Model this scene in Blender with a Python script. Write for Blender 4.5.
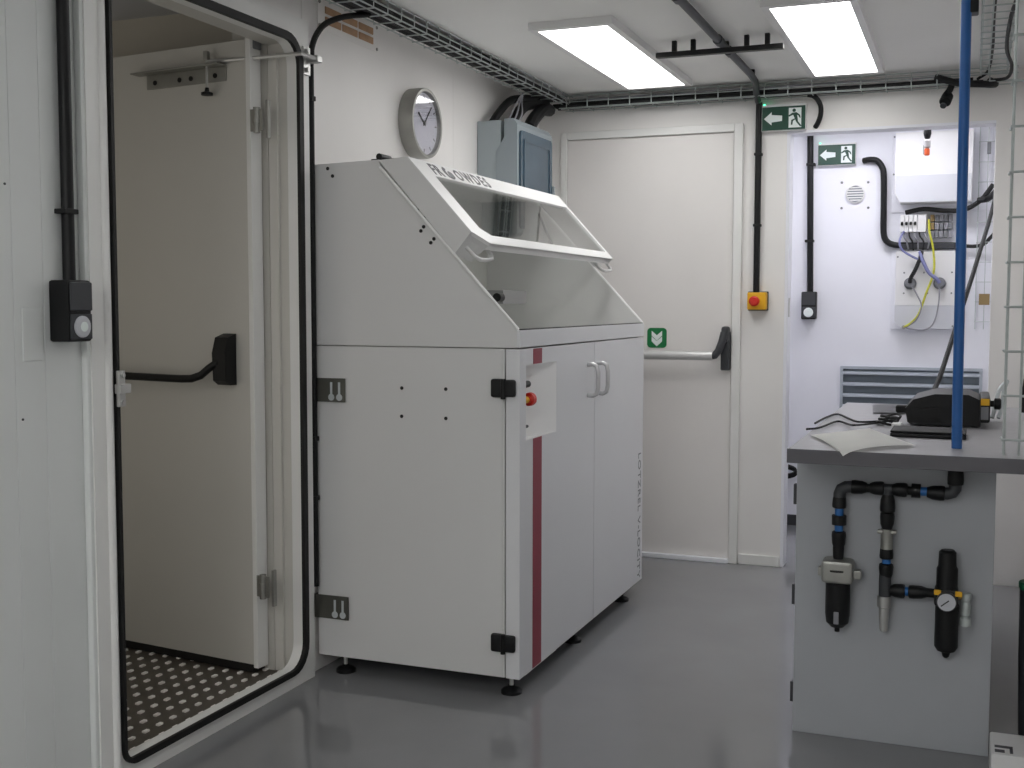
import bpy, bmesh, math, random
from mathutils import Vector, Matrix
random.seed(7)
for o in list(bpy.data.objects): bpy.data.objects.remove(o)
SC = bpy.context.scene
COL = SC.collection
PI = math.pi

# ------------------------------------------------------------------ camera
CAM_H = 1.25
yaw, pitch, roll = math.radians(21.55), math.radians(3.95), math.radians(0.08)
fw = Vector((-math.sin(yaw)*math.cos(pitch), math.cos(yaw)*math.cos(pitch), -math.sin(pitch)))
rt = Vector((math.cos(yaw), math.sin(yaw), 0)); up = rt.cross(fw)
rt, up = rt*math.cos(roll)+up*math.sin(roll), -rt*math.sin(roll)+up*math.cos(roll)
cd = bpy.data.cameras.new('camera'); cam = bpy.data.objects.new('camera', cd); COL.objects.link(cam)
cd.sensor_fit = 'HORIZONTAL'; cd.sensor_width = 36; cd.lens = 1160/1024*36; cd.clip_start = .02
cam.matrix_world = Matrix(((rt.x, up.x, -fw.x, 0), (rt.y, up.y, -fw.y, 0), (rt.z, up.z, -fw.z, CAM_H), (0, 0, 0, 1)))
SC.camera = cam
# ------------------------------------------------------------------ world, exposure
w = bpy.data.worlds.new('world'); SC.world = w; w.use_nodes = True
w.node_tree.nodes['Background'].inputs[0].default_value = (.8, .87, 1, 1)
w.node_tree.nodes['Background'].inputs[1].default_value = .25
SC.view_settings.view_transform = 'Standard'; SC.view_settings.look = 'None'
SC.view_settings.gamma = 1; SC.view_settings.use_curve_mapping = False
SC.view_settings.exposure = 0.26
SC.cycles.max_bounces = 14; SC.cycles.diffuse_bounces = 9; SC.cycles.glossy_bounces = 6; SC.cycles.transparent_max_bounces = 12
PANEL_POWER = 5.8      # emission of the ceiling panels in view
NEAR_POWER = 1.9       # the pair over the camera
FAR_FILL_POWER = 10.5        # unseen lamp added to light the small room beyond
REAR_FILL_POWER = 12.0       # unseen panels added behind the camera
VEST_FILL_POWER = .55        # glowing pane added out of view in the vestibule

# ------------------------------------------------------------------ materials
MATS = {}
def srgb(r, g, b):
    f = lambda c: ((c/255+.055)/1.055)**2.4 if c/255 > .04045 else c/255/12.92
    return (f(r), f(g), f(b), 1)
def mat(name, rgb, rough=.5, metal=0, var=.06, scale=6, bump=0, bscale=60, spec=.5, coat=0):
    m = bpy.data.materials.new(name); m.use_nodes = True; nt = m.node_tree; N = nt.nodes; L = nt.links
    b = N['Principled BSDF']; b.inputs['Roughness'].default_value = rough; b.inputs['Metallic'].default_value = metal
    b.inputs['Specular IOR Level'].default_value = spec; b.inputs['Coat Weight'].default_value = coat
    tc = N.new('ShaderNodeTexCoord'); nz = N.new('ShaderNodeTexNoise'); nz.inputs['Scale'].default_value = scale
    nz.inputs['Detail'].default_value = 5
    L.new(tc.outputs['Object'], nz.inputs['Vector'])
    r = N.new('ShaderNodeValToRGB'); c = srgb(*rgb)
    r.color_ramp.elements[0].color = tuple(max(0, x*(1-var)) for x in c[:3])+(1,)
    r.color_ramp.elements[1].color = tuple(min(1, x*(1+var)) for x in c[:3])+(1,)
    r.color_ramp.elements[0].position = .3; r.color_ramp.elements[1].position = .7
    L.new(nz.outputs['Fac'], r.inputs['Fac']); L.new(r.outputs['Color'], b.inputs['Base Color'])
    if bump:
        n2 = N.new('ShaderNodeTexNoise'); n2.inputs['Scale'].default_value = bscale
        L.new(tc.outputs['Object'], n2.inputs['Vector'])
        bp = N.new('ShaderNodeBump'); bp.inputs['Strength'].default_value = bump; bp.inputs['Distance'].default_value = .01
        L.new(n2.outputs['Fac'], bp.inputs['Height']); L.new(bp.outputs['Normal'], b.inputs['Normal'])
    MATS[name] = m; return m
def emit(name, rgb, strength):
    m = bpy.data.materials.new(name); m.use_nodes = True; nt = m.node_tree
    nt.nodes.remove(nt.nodes['Principled BSDF'])
    e = nt.nodes.new('ShaderNodeEmission'); e.inputs[0].default_value = (*rgb, 1); e.inputs[1].default_value = strength
    nt.links.new(e.outputs[0], nt.nodes['Material Output'].inputs[0]); MATS[name] = m
def glass(name, tint, refl=.06, rough=.0):
    m = bpy.data.materials.new(name); m.use_nodes = True; nt = m.node_tree; N = nt.nodes; L = nt.links
    N.remove(N['Principled BSDF'])
    t = N.new('ShaderNodeBsdfTransparent'); t.inputs[0].default_value = (*tint, 1)
    g = N.new('ShaderNodeBsdfGlossy'); g.inputs['Roughness'].default_value = rough
    lw = N.new('ShaderNodeLayerWeight'); pw = N.new('ShaderNodeMath'); pw.operation = 'POWER'; pw.inputs[1].default_value = 4.5
    ad = N.new('ShaderNodeMath'); ad.operation = 'MULTIPLY_ADD'; ad.inputs[1].default_value = 1-refl; ad.inputs[2].default_value = refl
    L.new(lw.outputs['Facing'], pw.inputs[0]); L.new(pw.outputs[0], ad.inputs[0])
    mx = N.new('ShaderNodeMixShader'); L.new(ad.outputs[0], mx.inputs[0]); L.new(t.outputs[0], mx.inputs[1]); L.new(g.outputs[0], mx.inputs[2])
    L.new(mx.outputs[0], N['Material Output'].inputs[0]); MATS[name] = m

mat('wall', (234, 232, 230), .45, var=.03, scale=2.5, bump=.03, bscale=25)
mat('wall_l', (222, 225, 224), .4, var=.03, scale=2.5, bump=.03, bscale=25)
mat('wall_far', (236, 237, 244), .45, var=.02, scale=2.5)
mat('beige', (208, 203, 192), .7, var=.03, scale=3)
mat('ceiling', (240, 240, 238), .6, var=.02, scale=2)
mat('frame_white', (230, 230, 228), .35, var=.02)
mat('door_white', (230, 227, 225), .4, var=.02, scale=3, bump=.02, bscale=30)
mat('leaf_paint', (200, 198, 192), .45, var=.02, scale=3)
mat('machine_grey', (216, 216, 216), .42, var=.012, scale=3, bump=.015, bscale=400)
mat('machine_front', (222, 223, 226), .35, var=.012, scale=3, bump=.015, bscale=400)
mat('machine_white', (240, 240, 240), .35, var=.01)
mat('chamber', (208, 208, 204), .35, var=.03, scale=4)
mat('crimson', (140, 32, 54), .4, var=.04)
mat('black_plastic', (14, 15, 17), .45, var=.15, scale=20, spec=.35)
mat('black_matte', (16, 17, 18), .7, var=.15, scale=20)
mat('rubber', (12, 12, 12), .6, var=.2, scale=15)
mat('cable', (15, 16, 18), .65, var=.15, scale=30)
mat('dark_grey', (58, 60, 64), .5, var=.08)
mat('slide_grey', (150, 151, 150), .4, var=.03)
mat('mid_grey', (120, 122, 126), .5, var=.05)
mat('steel', (196, 196, 194), .35, metal=.75, var=.06, scale=12)
mat('dull_steel', (160, 160, 155), .42, metal=.75, var=.1, scale=12)
mat('dark_steel', (98, 98, 92), .5, metal=.6, var=.08, scale=12)
mat('zinc', (190, 197, 196), .4, metal=.4, var=.1, scale=30)
mat('alu', (205, 205, 206), .3, metal=.85, var=.03)
mat('bar_grey', (205, 205, 205), .3, metal=.3, var=.03)
mat('worktop', (150, 149, 153), .4, var=.05, scale=40)
mat('worktop_edge', (92, 91, 96), .45, var=.04, scale=20)
mat('bench_panel', (170, 173, 178), .45, var=.03, scale=4)
mat('blue_pipe', (30, 92, 160), .35, var=.05)
mat('blue_ring', (40, 104, 172), .4, var=.05)
mat('red', (208, 40, 26), .4, var=.05)
mat('yellow', (232, 176, 24), .45, var=.05)
mat('orange', (222, 96, 50), .45, var=.05)
mat('brown_slot', (176, 140, 108), .5, var=.12, scale=30)
mat('sign_green', (20, 68, 52), .4, var=.04)
mat('sticker_green', (12, 116, 62), .4, var=.04)
mat('sign_white', (232, 240, 238), .4, var=.01)
mat('white_plastic', (228, 228, 228), .4, var=.02)
mat('grey_box', (142, 151, 156), .45, var=.03)
mat('pale_grey', (206, 208, 214), .45, var=.02)  # pale grey of the lower box covers and vestibule ceiling
mat('grey_box_light', (158, 167, 171), .45, var=.03)
mat('blue_glassdoor', (62, 82, 97), .15, var=.06, scale=8)
mat('paper', (252, 252, 250), .8, var=.02, bump=.05, bscale=8)
mat('bronze', (150, 128, 88), .5, metal=.3, var=.1)
mat('green_yellow', (196, 196, 60), .5, var=.25, scale=50)
mat('wire_blue', (120, 124, 168), .5, var=.1)
mat('wire_grey', (140, 140, 146), .5, var=.1)
mat('clear_plastic', (196, 202, 204), .2, var=.05)
mat('grille_grey', (176, 183, 192), .45, var=.05)
mat('grille_dark', (104, 114, 122), .6, var=.1)
mat('print_grey', (92, 92, 96), .5, var=.05)
mat('print_dark', (60, 60, 66), .5, var=.05)
mat('clock_face', (214, 214, 224), .4, var=.01)
mat('gauge_face', (196, 198, 204), .35, var=.02)
mat('green_rim', (40, 120, 84), .5, var=.05)
mat('tread', (104, 98, 90), .45, metal=.5, var=.12, scale=14)
mat('stud', (252, 248, 244), .35, metal=.1, var=.04)  # near white colour stands in for glints off shiny metal
glass('clear_pane', (.93, .94, .93))
glass('clock_glass', (.97, .97, .98))
emit('panel_light', (1, .99, .975), PANEL_POWER)
emit('near_light', (1, .995, .985), NEAR_POWER)
emit('rear_fill', (1, .995, .985), REAR_FILL_POWER)
emit('far_fill', (.95, .94, 1), FAR_FILL_POWER)
emit('vest_fill', (1, .95, .86), VEST_FILL_POWER)
emit('led_green', (.05, 1, .35), 6)
# glossy grey epoxy floor
def floor_mat():
    m = mat('floor', (126, 127, 129), .12, var=.05, scale=3, bump=.02, bscale=4, spec=.5)
    nt = m.node_tree; N = nt.nodes; L = nt.links
    b = N['Principled BSDF']; n = N.new('ShaderNodeTexNoise'); n.inputs['Scale'].default_value = 2.2; n.inputs['Detail'].default_value = 6
    mr = N.new('ShaderNodeMapRange'); mr.inputs[3].default_value = .05; mr.inputs[4].default_value = .13
    tc = [x for x in N if x.type == 'TEX_COORD'][0]
    L.new(tc.outputs['Object'], n.inputs['Vector']); L.new(n.outputs['Fac'], mr.inputs[0]); L.new(mr.outputs[0], b.inputs['Roughness'])
floor_mat()

# ------------------------------------------------------------------ helpers
WORLD = {}
def tag(o, label=None, cat=None, group=None, kind=None):
    if label: o['label'] = label
    if cat: o['category'] = cat
    if group: o['group'] = group
    if kind: o['kind'] = kind
    return o
def thing(name, label, cat, loc=(0, 0, 0), group=None, kind=None):
    o = bpy.data.objects.new(name, None); COL.objects.link(o); o.empty_display_size = .05
    o.location = loc; WORLD[o.name] = Vector(loc)
    return tag(o, label, cat, group, kind)
def basis(d):
    d = Vector(d).normalized(); a = Vector((0, 0, 1)) if abs(d.z) < .9 else Vector((1, 0, 0))
    u = d.cross(a).normalized(); return u, d.cross(u).normalized(), d
def link_mesh(me, name, m, parent, lab=None, smooth=True):
    if len(me.vertices):
        lo = Vector([min(v.co[i] for v in me.vertices) for i in range(3)]); hi = Vector([max(v.co[i] for v in me.vertices) for i in range(3)])
    else: lo = hi = Vector((0, 0, 0))
    c = Vector(((lo.x+hi.x)/2, (lo.y+hi.y)/2, lo.z))
    me.transform(Matrix.Translation(-c))
    if smooth:
        for p in me.polygons: p.use_smooth = True
        me.set_sharp_from_angle(angle=math.radians(32))
    me.materials.clear(); me.materials.append(MATS[m])
    o = bpy.data.objects.new(name, me); COL.objects.link(o)
    if smooth and len(me.polygons) < 4000:
        wnm = o.modifiers.new('weighted', 'WEIGHTED_NORMAL'); wnm.keep_sharp = True
    o.location = c - (WORLD[parent.name] if parent else Vector((0, 0, 0)))
    if parent: o.parent = parent
    WORLD[o.name] = c
    if lab: o['label'] = lab
    return o
class MB:
    def __init__(s): s.bm = bmesh.new()
    def box(s, x0, x1, y0, y1, z0, z1, bev=0, seg=2):
        r = bmesh.ops.create_cube(s.bm, size=1, matrix=Matrix.Translation(((x0+x1)/2, (y0+y1)/2, (z0+z1)/2)) @ Matrix.Diagonal((abs(x1-x0), abs(y1-y0), abs(z1-z0), 1)))
        if bev:
            es = list({e for v in r['verts'] for e in v.link_edges})
            bmesh.ops.bevel(s.bm, geom=es, offset=bev, segments=seg, affect='EDGES', profile=.5)
        return s
    def obox(s, M, sx, sy, sz, bev=0):
        r = bmesh.ops.create_cube(s.bm, size=1, matrix=M @ Matrix.Diagonal((sx, sy, sz, 1)))
        if bev:
            es = list({e for v in r['verts'] for e in v.link_edges})
            bmesh.ops.bevel(s.bm, geom=es, offset=bev, segments=2, affect='EDGES', profile=.5)
        return s
    def lathe(s, prof, org, d, seg=20, cap=True):
        u, v, d = basis(d); org = Vector(org); rings = []
        for r, h in prof:
            rings.append([s.bm.verts.new(org+d*h+(u*math.cos(2*PI*i/seg)+v*math.sin(2*PI*i/seg))*max(r, 1e-5)) for i in range(seg)])
        for a, b in zip(rings, rings[1:]):
            for i in range(seg): s.bm.faces.new((a[i], a[(i+1) % seg], b[(i+1) % seg], b[i]))
        if cap: s.bm.faces.new(rings[0][::-1]); s.bm.faces.new(rings[-1])
        return s
    def cyl(s, p0, p1, r, seg=16, r2=None):
        p0, p1 = Vector(p0), Vector(p1); L = (p1-p0).length
        return s.lathe([(r, 0), (r if r2 is None else r2, L)], p0, p1-p0, seg)
    def tube(s, pts, r, seg=8, smooth=0):
        P = [Vector(p) for p in pts]
        if smooth:
            Q = [P[0]*2-P[1]] + P + [P[-1]*2-P[-2]]; out = []
            for i in range(1, len(Q)-2):
                for k in range(smooth):
                    t = k/smooth; a, b, c, d = Q[i-1], Q[i], Q[i+1], Q[i+2]
                    out.append(.5*((2*b)+(c-a)*t+(2*a-5*b+4*c-d)*t*t+(3*b-a-3*c+d)*t**3))
            P = out+[P[-1]]
        rings = []; n = len(P); u = None
        for i in range(n):
            d = (P[min(i+1, n-1)]-P[max(i-1, 0)]).normalized()
            if u is None: u = basis(d)[0]
            u = (u-d*u.dot(d)).normalized(); v = d.cross(u)
            rings.append([s.bm.verts.new(P[i]+(u*math.cos(2*PI*k/seg)+v*math.sin(2*PI*k/seg))*r) for k in range(seg)])
        for a, b in zip(rings, rings[1:]):
            for k in range(seg): s.bm.faces.new((a[k], a[(k+1) % seg], b[(k+1) % seg], b[k]))
        s.bm.faces.new(rings[0][::-1]); s.bm.faces.new(rings[-1]); return s
    def prism(s, poly, f, a0, a1):
        """poly: 2-D outline; f(p, q, a) -> 3-D point"""
        A = [s.bm.verts.new(f(p, q, a0)) for p, q in poly]; B = [s.bm.verts.new(f(p, q, a1)) for p, q in poly]; n = len(poly)
        s.bm.faces.new(A[::-1]); s.bm.faces.new(B)
        for i in range(n): s.bm.faces.new((A[i], A[(i+1) % n], B[(i+1) % n], B[i]))
        return s
    def ring(s, outer, inner, f, a0, a1):
        n = len(outer); V = lambda pl, a: [s.bm.verts.new(f(p, q, a)) for p, q in pl]
        O0, O1, I0, I1 = V(outer, a0), V(outer, a1), V(inner, a0), V(inner, a1)
        for i in range(n):
            j = (i+1) % n
            for q in ((O0[i], O0[j], O1[j], O1[i]), (I0[i], I1[i], I1[j], I0[j]), (O1[i], O1[j], I1[j], I1[i]), (O0[i], I0[i], I0[j], O0[j])):
                s.bm.faces.new(q)
        bmesh.ops.remove_doubles(s.bm, verts=s.bm.verts[:], dist=1e-5); return s
    def build(s, name, m, parent=None, lab=None, smooth=True):
        bmesh.ops.recalc_face_normals(s.bm, faces=s.bm.faces[:])
        me = bpy.data.meshes.new(name); s.bm.to_mesh(me); s.bm.free()
        return link_mesh(me, name, m, parent, lab, smooth)
def rrect(x0, x1, y0, y1, r, n=6):
    out = []
    rs = r if isinstance(r, (tuple, list)) else (r,)*4       # corners: (x1,y1) (x0,y1) (x0,y0) (x1,y0)
    for k, (cx, cy, sx, sy) in enumerate(((x1, y1, -1, -1), (x0, y1, 1, -1), (x0, y0, 1, 1), (x1, y0, -1, 1))):
        for i in range(n+1):
            a = PI/2*(k+i/n); q = max(rs[k], 1e-6)
            out.append((cx+sx*q+q*math.cos(a), cy+sy*q+q*math.sin(a)))
    return out
XY = lambda p, q, a: (p, q, a)
XZ = lambda p, q, a: (p, a, q)      # outline in x,z; extrude along y
YZ = lambda p, q, a: (a, p, q)      # outline in y,z; extrude along x
def solo(o, label, cat, group=None): return tag(o, label, cat, group)
def struct(o): o['kind'] = 'structure'; return o
def text(name, body, size, m, parent, M, ext=.0006, lab=None, shear=0, spacing=1, bold=0):
    c = bpy.data.curves.new(name, 'FONT'); c.body = body; c.size = size; c.extrude = ext; c.shear = shear; c.space_character = spacing
    c.resolution_u = 3; c.offset = bold
    t = bpy.data.objects.new('t', c); me = bpy.data.meshes.new_from_object(t)
    bpy.data.objects.remove(t); me.transform(M); me.name = name
    return link_mesh(me, name, m, parent, lab, False)
def share(src, name, parent, at):
    """copy a part: same mesh data, new place (world)"""
    o = src.copy(); o.name = name; COL.objects.link(o); o.parent = parent
    o.location = Vector(at) - (WORLD[parent.name] if parent else Vector((0, 0, 0))); WORLD[o.name] = Vector(at); return o

# ------------------------------------------------------------------ the room
LX, RX, BY, FY, CZ = -2.045, .26, 5.55, 6.65, 2.27     # left wall, right wall, back wall, far wall, ceiling
FX = -2.02                                            # face of the proud frame round the left doorway
WX = 1.30                                             # right wall of the wider part by the camera
Y0 = -2.80
struct(MB().box(FX-.035, WX+.1, Y0, 6.75, -.08, 0).build('floor', 'floor'))
struct(MB().box(-2.13, WX+.1, Y0, 6.75, CZ, CZ+.08).build('ceiling', 'ceiling'))
wl = MB()
DY0, DY1, DZ0, DZ1 = 2.285, 3.315, 0.0, 2.16           # hole for the door frame
wl.box(LX-.10, LX-.004, Y0, DY0, 0, CZ); wl.box(LX-.10, LX-.006, DY1, BY, 0, CZ); wl.box(LX-.10, LX-.006, DY0, DY1, DZ1, CZ)
wall_left = struct(wl.build('wall_left', 'wall_l', smooth=False))
for a, b in ((-2.8, -1.56), (-1.56, -.36), (-.36, .84), (.84, 2.062), (2.062, 2.156), (2.156, DY0)):
    MB().box(LX-.006, LX, a+.0004, b-.0004, 0, CZ, .0008, 1).build('panel', 'wall_l', wall_left)
for a, b in ((DY1, 4.50), (4.50, BY)):
    MB().box(LX-.006, LX, a+.0004, b-.0004, 0, CZ, .0008, 1).build('panel', 'wall', wall_left)
MB().box(LX-.006, LX, DY0+.0015, DY1-.0015, DZ1, CZ, .001, 1).build('panel', 'wall', wall_left)
wb = MB()
OX0, OX1, OZ1 = -.805, .08, 2.045
BT = .10
wb.box(LX-.11, OX0, BY, BY+BT, 0, CZ); wb.box(OX1, RX+.1, BY, BY+BT, 0, CZ); wb.box(OX0, OX1, BY, BY+BT, OZ1, CZ)
wall_back = struct(wb.build('wall_back', 'wall', smooth=False))
struct(MB().box(RX, RX+.1, 2.95, FY+.1, 0, CZ).build('wall_right', 'wall'))
struct(MB().box(RX+.1, WX+.1, 2.95, 3.05, 0, CZ).build('wall_right_return', 'wall'))
struct(MB().box(WX, WX+.1, Y0, 2.95, 0, CZ).build('wall_right_near', 'wall'))
struct(MB().box(-2.13, WX+.1, Y0-.1, Y0, 0, CZ).build('wall_front', 'wall'))
struct(MB().box(-1.5, RX, FY, FY+.1, 0, CZ).build('wall_far', 'wall_far'))
struct(MB().box(-1.5, -1.4, BY+BT, FY, 0, CZ).build('wall_far_left', 'wall_far'))
# jamb lining of the opening
tr = MB(); tr.box(OX0-.012, OX0+.004, BY-.004, BY+BT+.004, 0, OZ1+.004, .002, 1)
tr.box(OX0, OX1, BY-.004, BY+BT+.004, OZ1-.004, OZ1+.008); struct(tr.build('trim_1', 'wall_far'))
MB().box(OX0+.004, OX0+.007, BY+.02, BY+.045, 1.19, 1.28, .001, 1).build('strike_plate', 'steel', bpy.data.objects['trim_1'])
struct(MB().box(-1.015, OX0-.014, BY-.012, BY, 0, .05, .004).build('baseboard_back', 'frame_white'))
struct(MB().box(-1.4, RX, FY-.012, FY, 0, .06, .003).build('baseboard_far', 'dark_grey'))

# ---- door frame of the left doorway, its gasket, and the vestibule behind
fr = MB()
gi = rrect(2.371, 3.240, .062, 2.076, (.07, .07, .03, .075))
go = rrect(2.360, 3.264, .044, 2.100, (.09, .09, .05, .09))
ou = rrect(DY0, DY1, 0, DZ1, 0)
fr.ring(ou, gi, YZ, FX-.035, FX)
df = struct(fr.build('trim_2', 'frame_white'))
g = MB(); g.ring(go, gi, YZ, FX, FX+.012); g.build('rubber_gasket', 'rubber', df, 'black rubber seal')
MB().cyl((FX, 2.342, 0), (FX, 2.342, CZ-.06), .011, 12).build('bead', 'frame_white', df)
MB().box(LX, FX-.004, DY0-.012, 2.33, 0, CZ-.06, .006).build('cover_strip', 'wall_l', df)
MB().box(-2.135, FX-.035, 3.240, DY1, .03, DZ1, .002).build('side_lining', 'leaf_paint', df)
MB().box(-2.135, FX-.035, DY0, DY1, 2.080, DZ1, .002).build('top_lining', 'leaf_paint', df)
MB().box(-2.118, -2.085, 3.226, 3.242, .04, 2.05, .003).build('jamb_stop', 'leaf_paint', df)
MB().box(-2.26, -2.125, 3.236, 3.40, .03, 2.20, .003).build('hinge_jamb', 'leaf_paint', df)
# strike on the left jamb
st = MB(); st.box(FX+.010, FX+.030, 2.352, 2.392, 1.022, 1.046, .002)
st.cyl((FX+.022, 2.368, 1.068), (FX+.028, 2.368, 1.068), .006, 10); st.cyl((FX+.022, 2.368, 1.0), (FX+.028, 2.368, 1.0), .006, 10)
st.box(FX+.012, FX+.022, 2.356, 2.380, .988, 1.080, .002)
st.build('strike_plate', 'steel', df, 'small steel strike plate')
VX0, VY0, VY1, VZ = -3.45, 2.0, 3.52, 2.29
struct(MB().box(VX0, FX-.036, VY0, VY1, -.08, .012).build('floor_vestibule', 'mid_grey'))
struct(MB().box(VX0-.1, VX0, VY0-.1, VY1+.1, -.08, VZ+.08).build('wall_vestibule_end', 'beige'))
struct(MB().box(VX0, LX-.10, VY1, VY1+.1, -.08, VZ+.08).build('wall_vestibule_back', 'beige'))
struct(MB().box(VX0, LX-.10, VY0-.1, VY0, -.08, VZ+.08).build('wall_vestibule_near', 'beige'))
struct(MB().box(VX0, LX-.10, VY0, VY1, VZ, VZ+.08).build('ceiling_vestibule', 'pale_grey'))
# perforated tread plate with studs coloured bright for their glint
tp = thing('tread_plate', 'studded metal tread plate on the floor beyond the open left doorway', 'floor plate', (-2.65, 2.75, .012))
MB().box(-3.1, FX-.037, 2.1, 3.45, .012, .030, .003).build('plate', 'tread', tp)
sb = MB()
for i in range(18):
    for j in range(22):
        x, y = -2.10-.058*i, 2.14+.0605*j
        sb.obox(Matrix.Translation((x, y, .032)), .013, .021, .008, .002)
tag(sb.build('studs', 'stud', tp), kind='stuff')
# open outer leaf
ld = thing('door_2', None, None, (-2.15, 3.180, .05), kind='structure')
th = math.radians(7); Rl = Matrix.Translation((-2.15, 3.180, 0)) @ Matrix.Rotation(-th, 4, 'Z')
def LB(x0, x1, y0, y1, z0, z1):     # leaf space: x = along leaf from hinge (world -X), y = out of the room-side face (towards camera)
    return Rl @ Matrix.Translation((-(x0+x1)/2, -(y0+y1)/2, (z0+z1)/2)), abs(x1-x0), abs(y1-y0), abs(z1-z0)
def LP(x, y, z): return Rl @ Vector((-x, -y, z))
MB().obox(*LB(.02, .88, -.05, 0, .05, 2.09), .003).build('leaf', 'leaf_paint', ld)
MB().obox(*LB(0, .02, -.048, .004, .05, 2.10), .003).build('edge_strip', 'frame_white', ld, 'pale edge strip')
MB().obox(*LB(.02, .88, -.052, .004, .035, .06)).build('bottom_shadow_strip', 'rubber', ld)  # black strip stands in for the shadow gap under the leaf
MB().obox(*LB(-.008, .03, -.045, -.01, 2.06, 2.115), .003).build('corner_cap', 'mid_grey', ld)
pb = MB(); prof = [(-.030, .99), (.012, .99), (.020, 1.0), (.028, 1.03), (.030, 1.11), (.018, 1.145), (-.030, 1.145)]
pb = MB(); A = [LP(.105+.0, 0, 0)]
pb.prism([(0, .985), (.03, .985), (.052, 1.0), (.056, 1.09), (.04, 1.14), (0, 1.152)], lambda p, q, a: LP(a, p, q), .078, .132)
bar = pb.build('panic_housing', 'black_plastic', ld, 'black panic bar housing')
MB().tube([LP(.115, .045, 1.06), LP(.145, .055, 1.04), LP(.175, .062, 1.016), LP(.215, .064, 1.004), LP(.26, .064, 1.002), LP(.80, .064, 1.006)], .013, 12).build('panic_bar', 'black_plastic', ld, 'black push bar')
MB().obox(*LB(.79, .84, 0, .075, .97, 1.04), .006).build('bar_end', 'black_plastic', ld)
# bracket of the door stay on the leaf, and hinges
bk = MB(); bk.obox(*LB(.10, .45, 0, .005, 1.965, 2.012), .002); bk.obox(*LB(.10, .485, 0, .045, 2.012, 2.018), .002)
bk = bk.build('stay_rail', 'dull_steel', ld, 'grey steel angle rail')
for x in (.145, .25, .30, .41): MB().cyl(LP(x, .005, 1.985), LP(x, .008, 1.985), .008, 10).build('bolt', 'black_matte', bk)
for z in (1.83, .33):
    h = MB(); h.obox(*LB(-.055, -.004, .006, .012, z-.035, z+.035), .002); h.cyl(LP(-.030, .010, z-.04), LP(-.030, .010, z+.04), .011, 12)
    h.cyl(LP(-.030, .010, z-.012), LP(-.030, .010, z+.012), .014, 12); h.obox(*LB(-.080, -.070, .0, .016, z-.06, z+.06), .002)
    h.build('hinge', 'dull_steel', ld)
ds = thing('door_stay', 'thin steel rod door stay with black knob across the top of the doorway', 'door stay', (FX, 3.30, 2.0))
MB().tube([(FX+.036, 3.32, 2.038), (FX+.036, 3.215, 2.036), LP(.158, .03, 2.026)], .0065, 8).build('rod', 'steel', ds)
b = MB(); b.box(FX, FX+.008, 3.272, 3.314, 1.985, 2.075, .002); b.box(FX, FX+.046, 3.295, 3.325, 2.026, 2.048, .003)
b.cyl((FX+.008, 3.285, 2.06), (FX+.02, 3.285, 2.06), .008, 8); b.cyl((FX+.008, 3.285, 2.0), (FX+.02, 3.285, 2.0), .008, 8)
b.build('wall_bracket', 'steel', ds)
MB().cyl(LP(.158, .03, 2.05), LP(.158, .03, 1.92), .0045, 8).build('pin', 'steel', ds)
kn = MB(); kn.lathe([(.006, 0), (.008, .012), (.019, .016), (.019, .024), (.008, .026)], LP(.158, .03, 1.944), (0, 0, -1), 14); kn.build('knob', 'black_plastic', ds, 'black knob')
MB().obox(Matrix.Translation(LP(.158, .03, 2.045)), .016, .016, .03, .002).build('clamp', 'dull_steel', ds)
# glowing panel shaped as a window, added unseen to light the vestibule softly
vw = thing('vest_glow_panel', None, None, (-2.87, VY0, .5), kind='structure')
m = MB(); m.ring(rrect(-3.38, -2.36, .44, 2.06, 0, 1), rrect(-3.33, -2.41, .49, 2.01, 0, 1), XZ, VY0, VY0+.03); m.build('glow_panel_frame', 'frame_white', vw, smooth=False)
MB().box(-3.331, -2.409, VY0, VY0+.012, .489, 2.011).build('glow_pane', 'vest_fill', vw)
MB().box(-2.885, -2.855, VY0, VY0+.028, .49, 2.01, .003).build('glow_panel_bar', 'frame_white', vw)

# ---- back door
bd = thing('door_1', None, None, (-1.48, BY, 0), kind='structure')
f = MB()
def fbar(x0, x1, z0, z1): f.box(x0, x1, BY-.022, BY, z0, z1, .004)
fbar(-1.925, -1.893, 0, 2.10); fbar(-1.060, -1.018, 0, 2.10); fbar(-1.893, -1.060, 2.062, 2.10)
f.build('door_frame', 'frame_white', bd)
MB().box(-1.890, -1.063, BY-.006, BY, .022, 2.059, .002).build('leaf', 'door_white', bd)
MB().box(-1.893, -1.060, BY-.03, BY, 0, .022, .003).build('threshold', 'wall_far', bd, 'bright metal threshold')
MB().cyl((-1.80, BY-.085, 1.005), (-1.135, BY-.085, 1.005), .022, 18).build('push_bar', 'bar_grey', bd, 'pale grey push bar')
h = MB(); h.box(-1.105, -1.063, BY-.05, BY-.006, .935, 1.12, .006); h.box(-1.101, -1.067, BY-.07, BY-.006, 1.07, 1.145, .012)
h = h.build('panic_housing', 'dark_grey', bd, 'black panic latch housing')
MB().tube([(-1.145, BY-.085, 1.005), (-1.125, BY-.086, 1.008), (-1.108, BY-.082, 1.03), (-1.094, BY-.075, 1.07), (-1.086, BY-.062, 1.115)], .018, 12).build('arm', 'dark_grey', h)
sg = MB(); sg.prism(rrect(-1.475, -1.378, 1.037, 1.134, .018), XZ, BY-.009, BY-.006)
sg = sg.build('arrow_sign', 'sticker_green', bd, 'green square sticker with two white chevrons pointing down')
for dz in (0, -.028):
    m = MB(); zc = 1.098+dz; xc = -1.4265
    m.prism([(xc-.026, zc+.022), (xc, zc+.0), (xc+.026, zc+.022), (xc+.026, zc-.002), (xc, zc-.026), (xc-.026, zc-.002)], XZ, BY-.0105, BY-.009); m.build('chevron', 'sign_white', sg, smooth=False)

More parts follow.
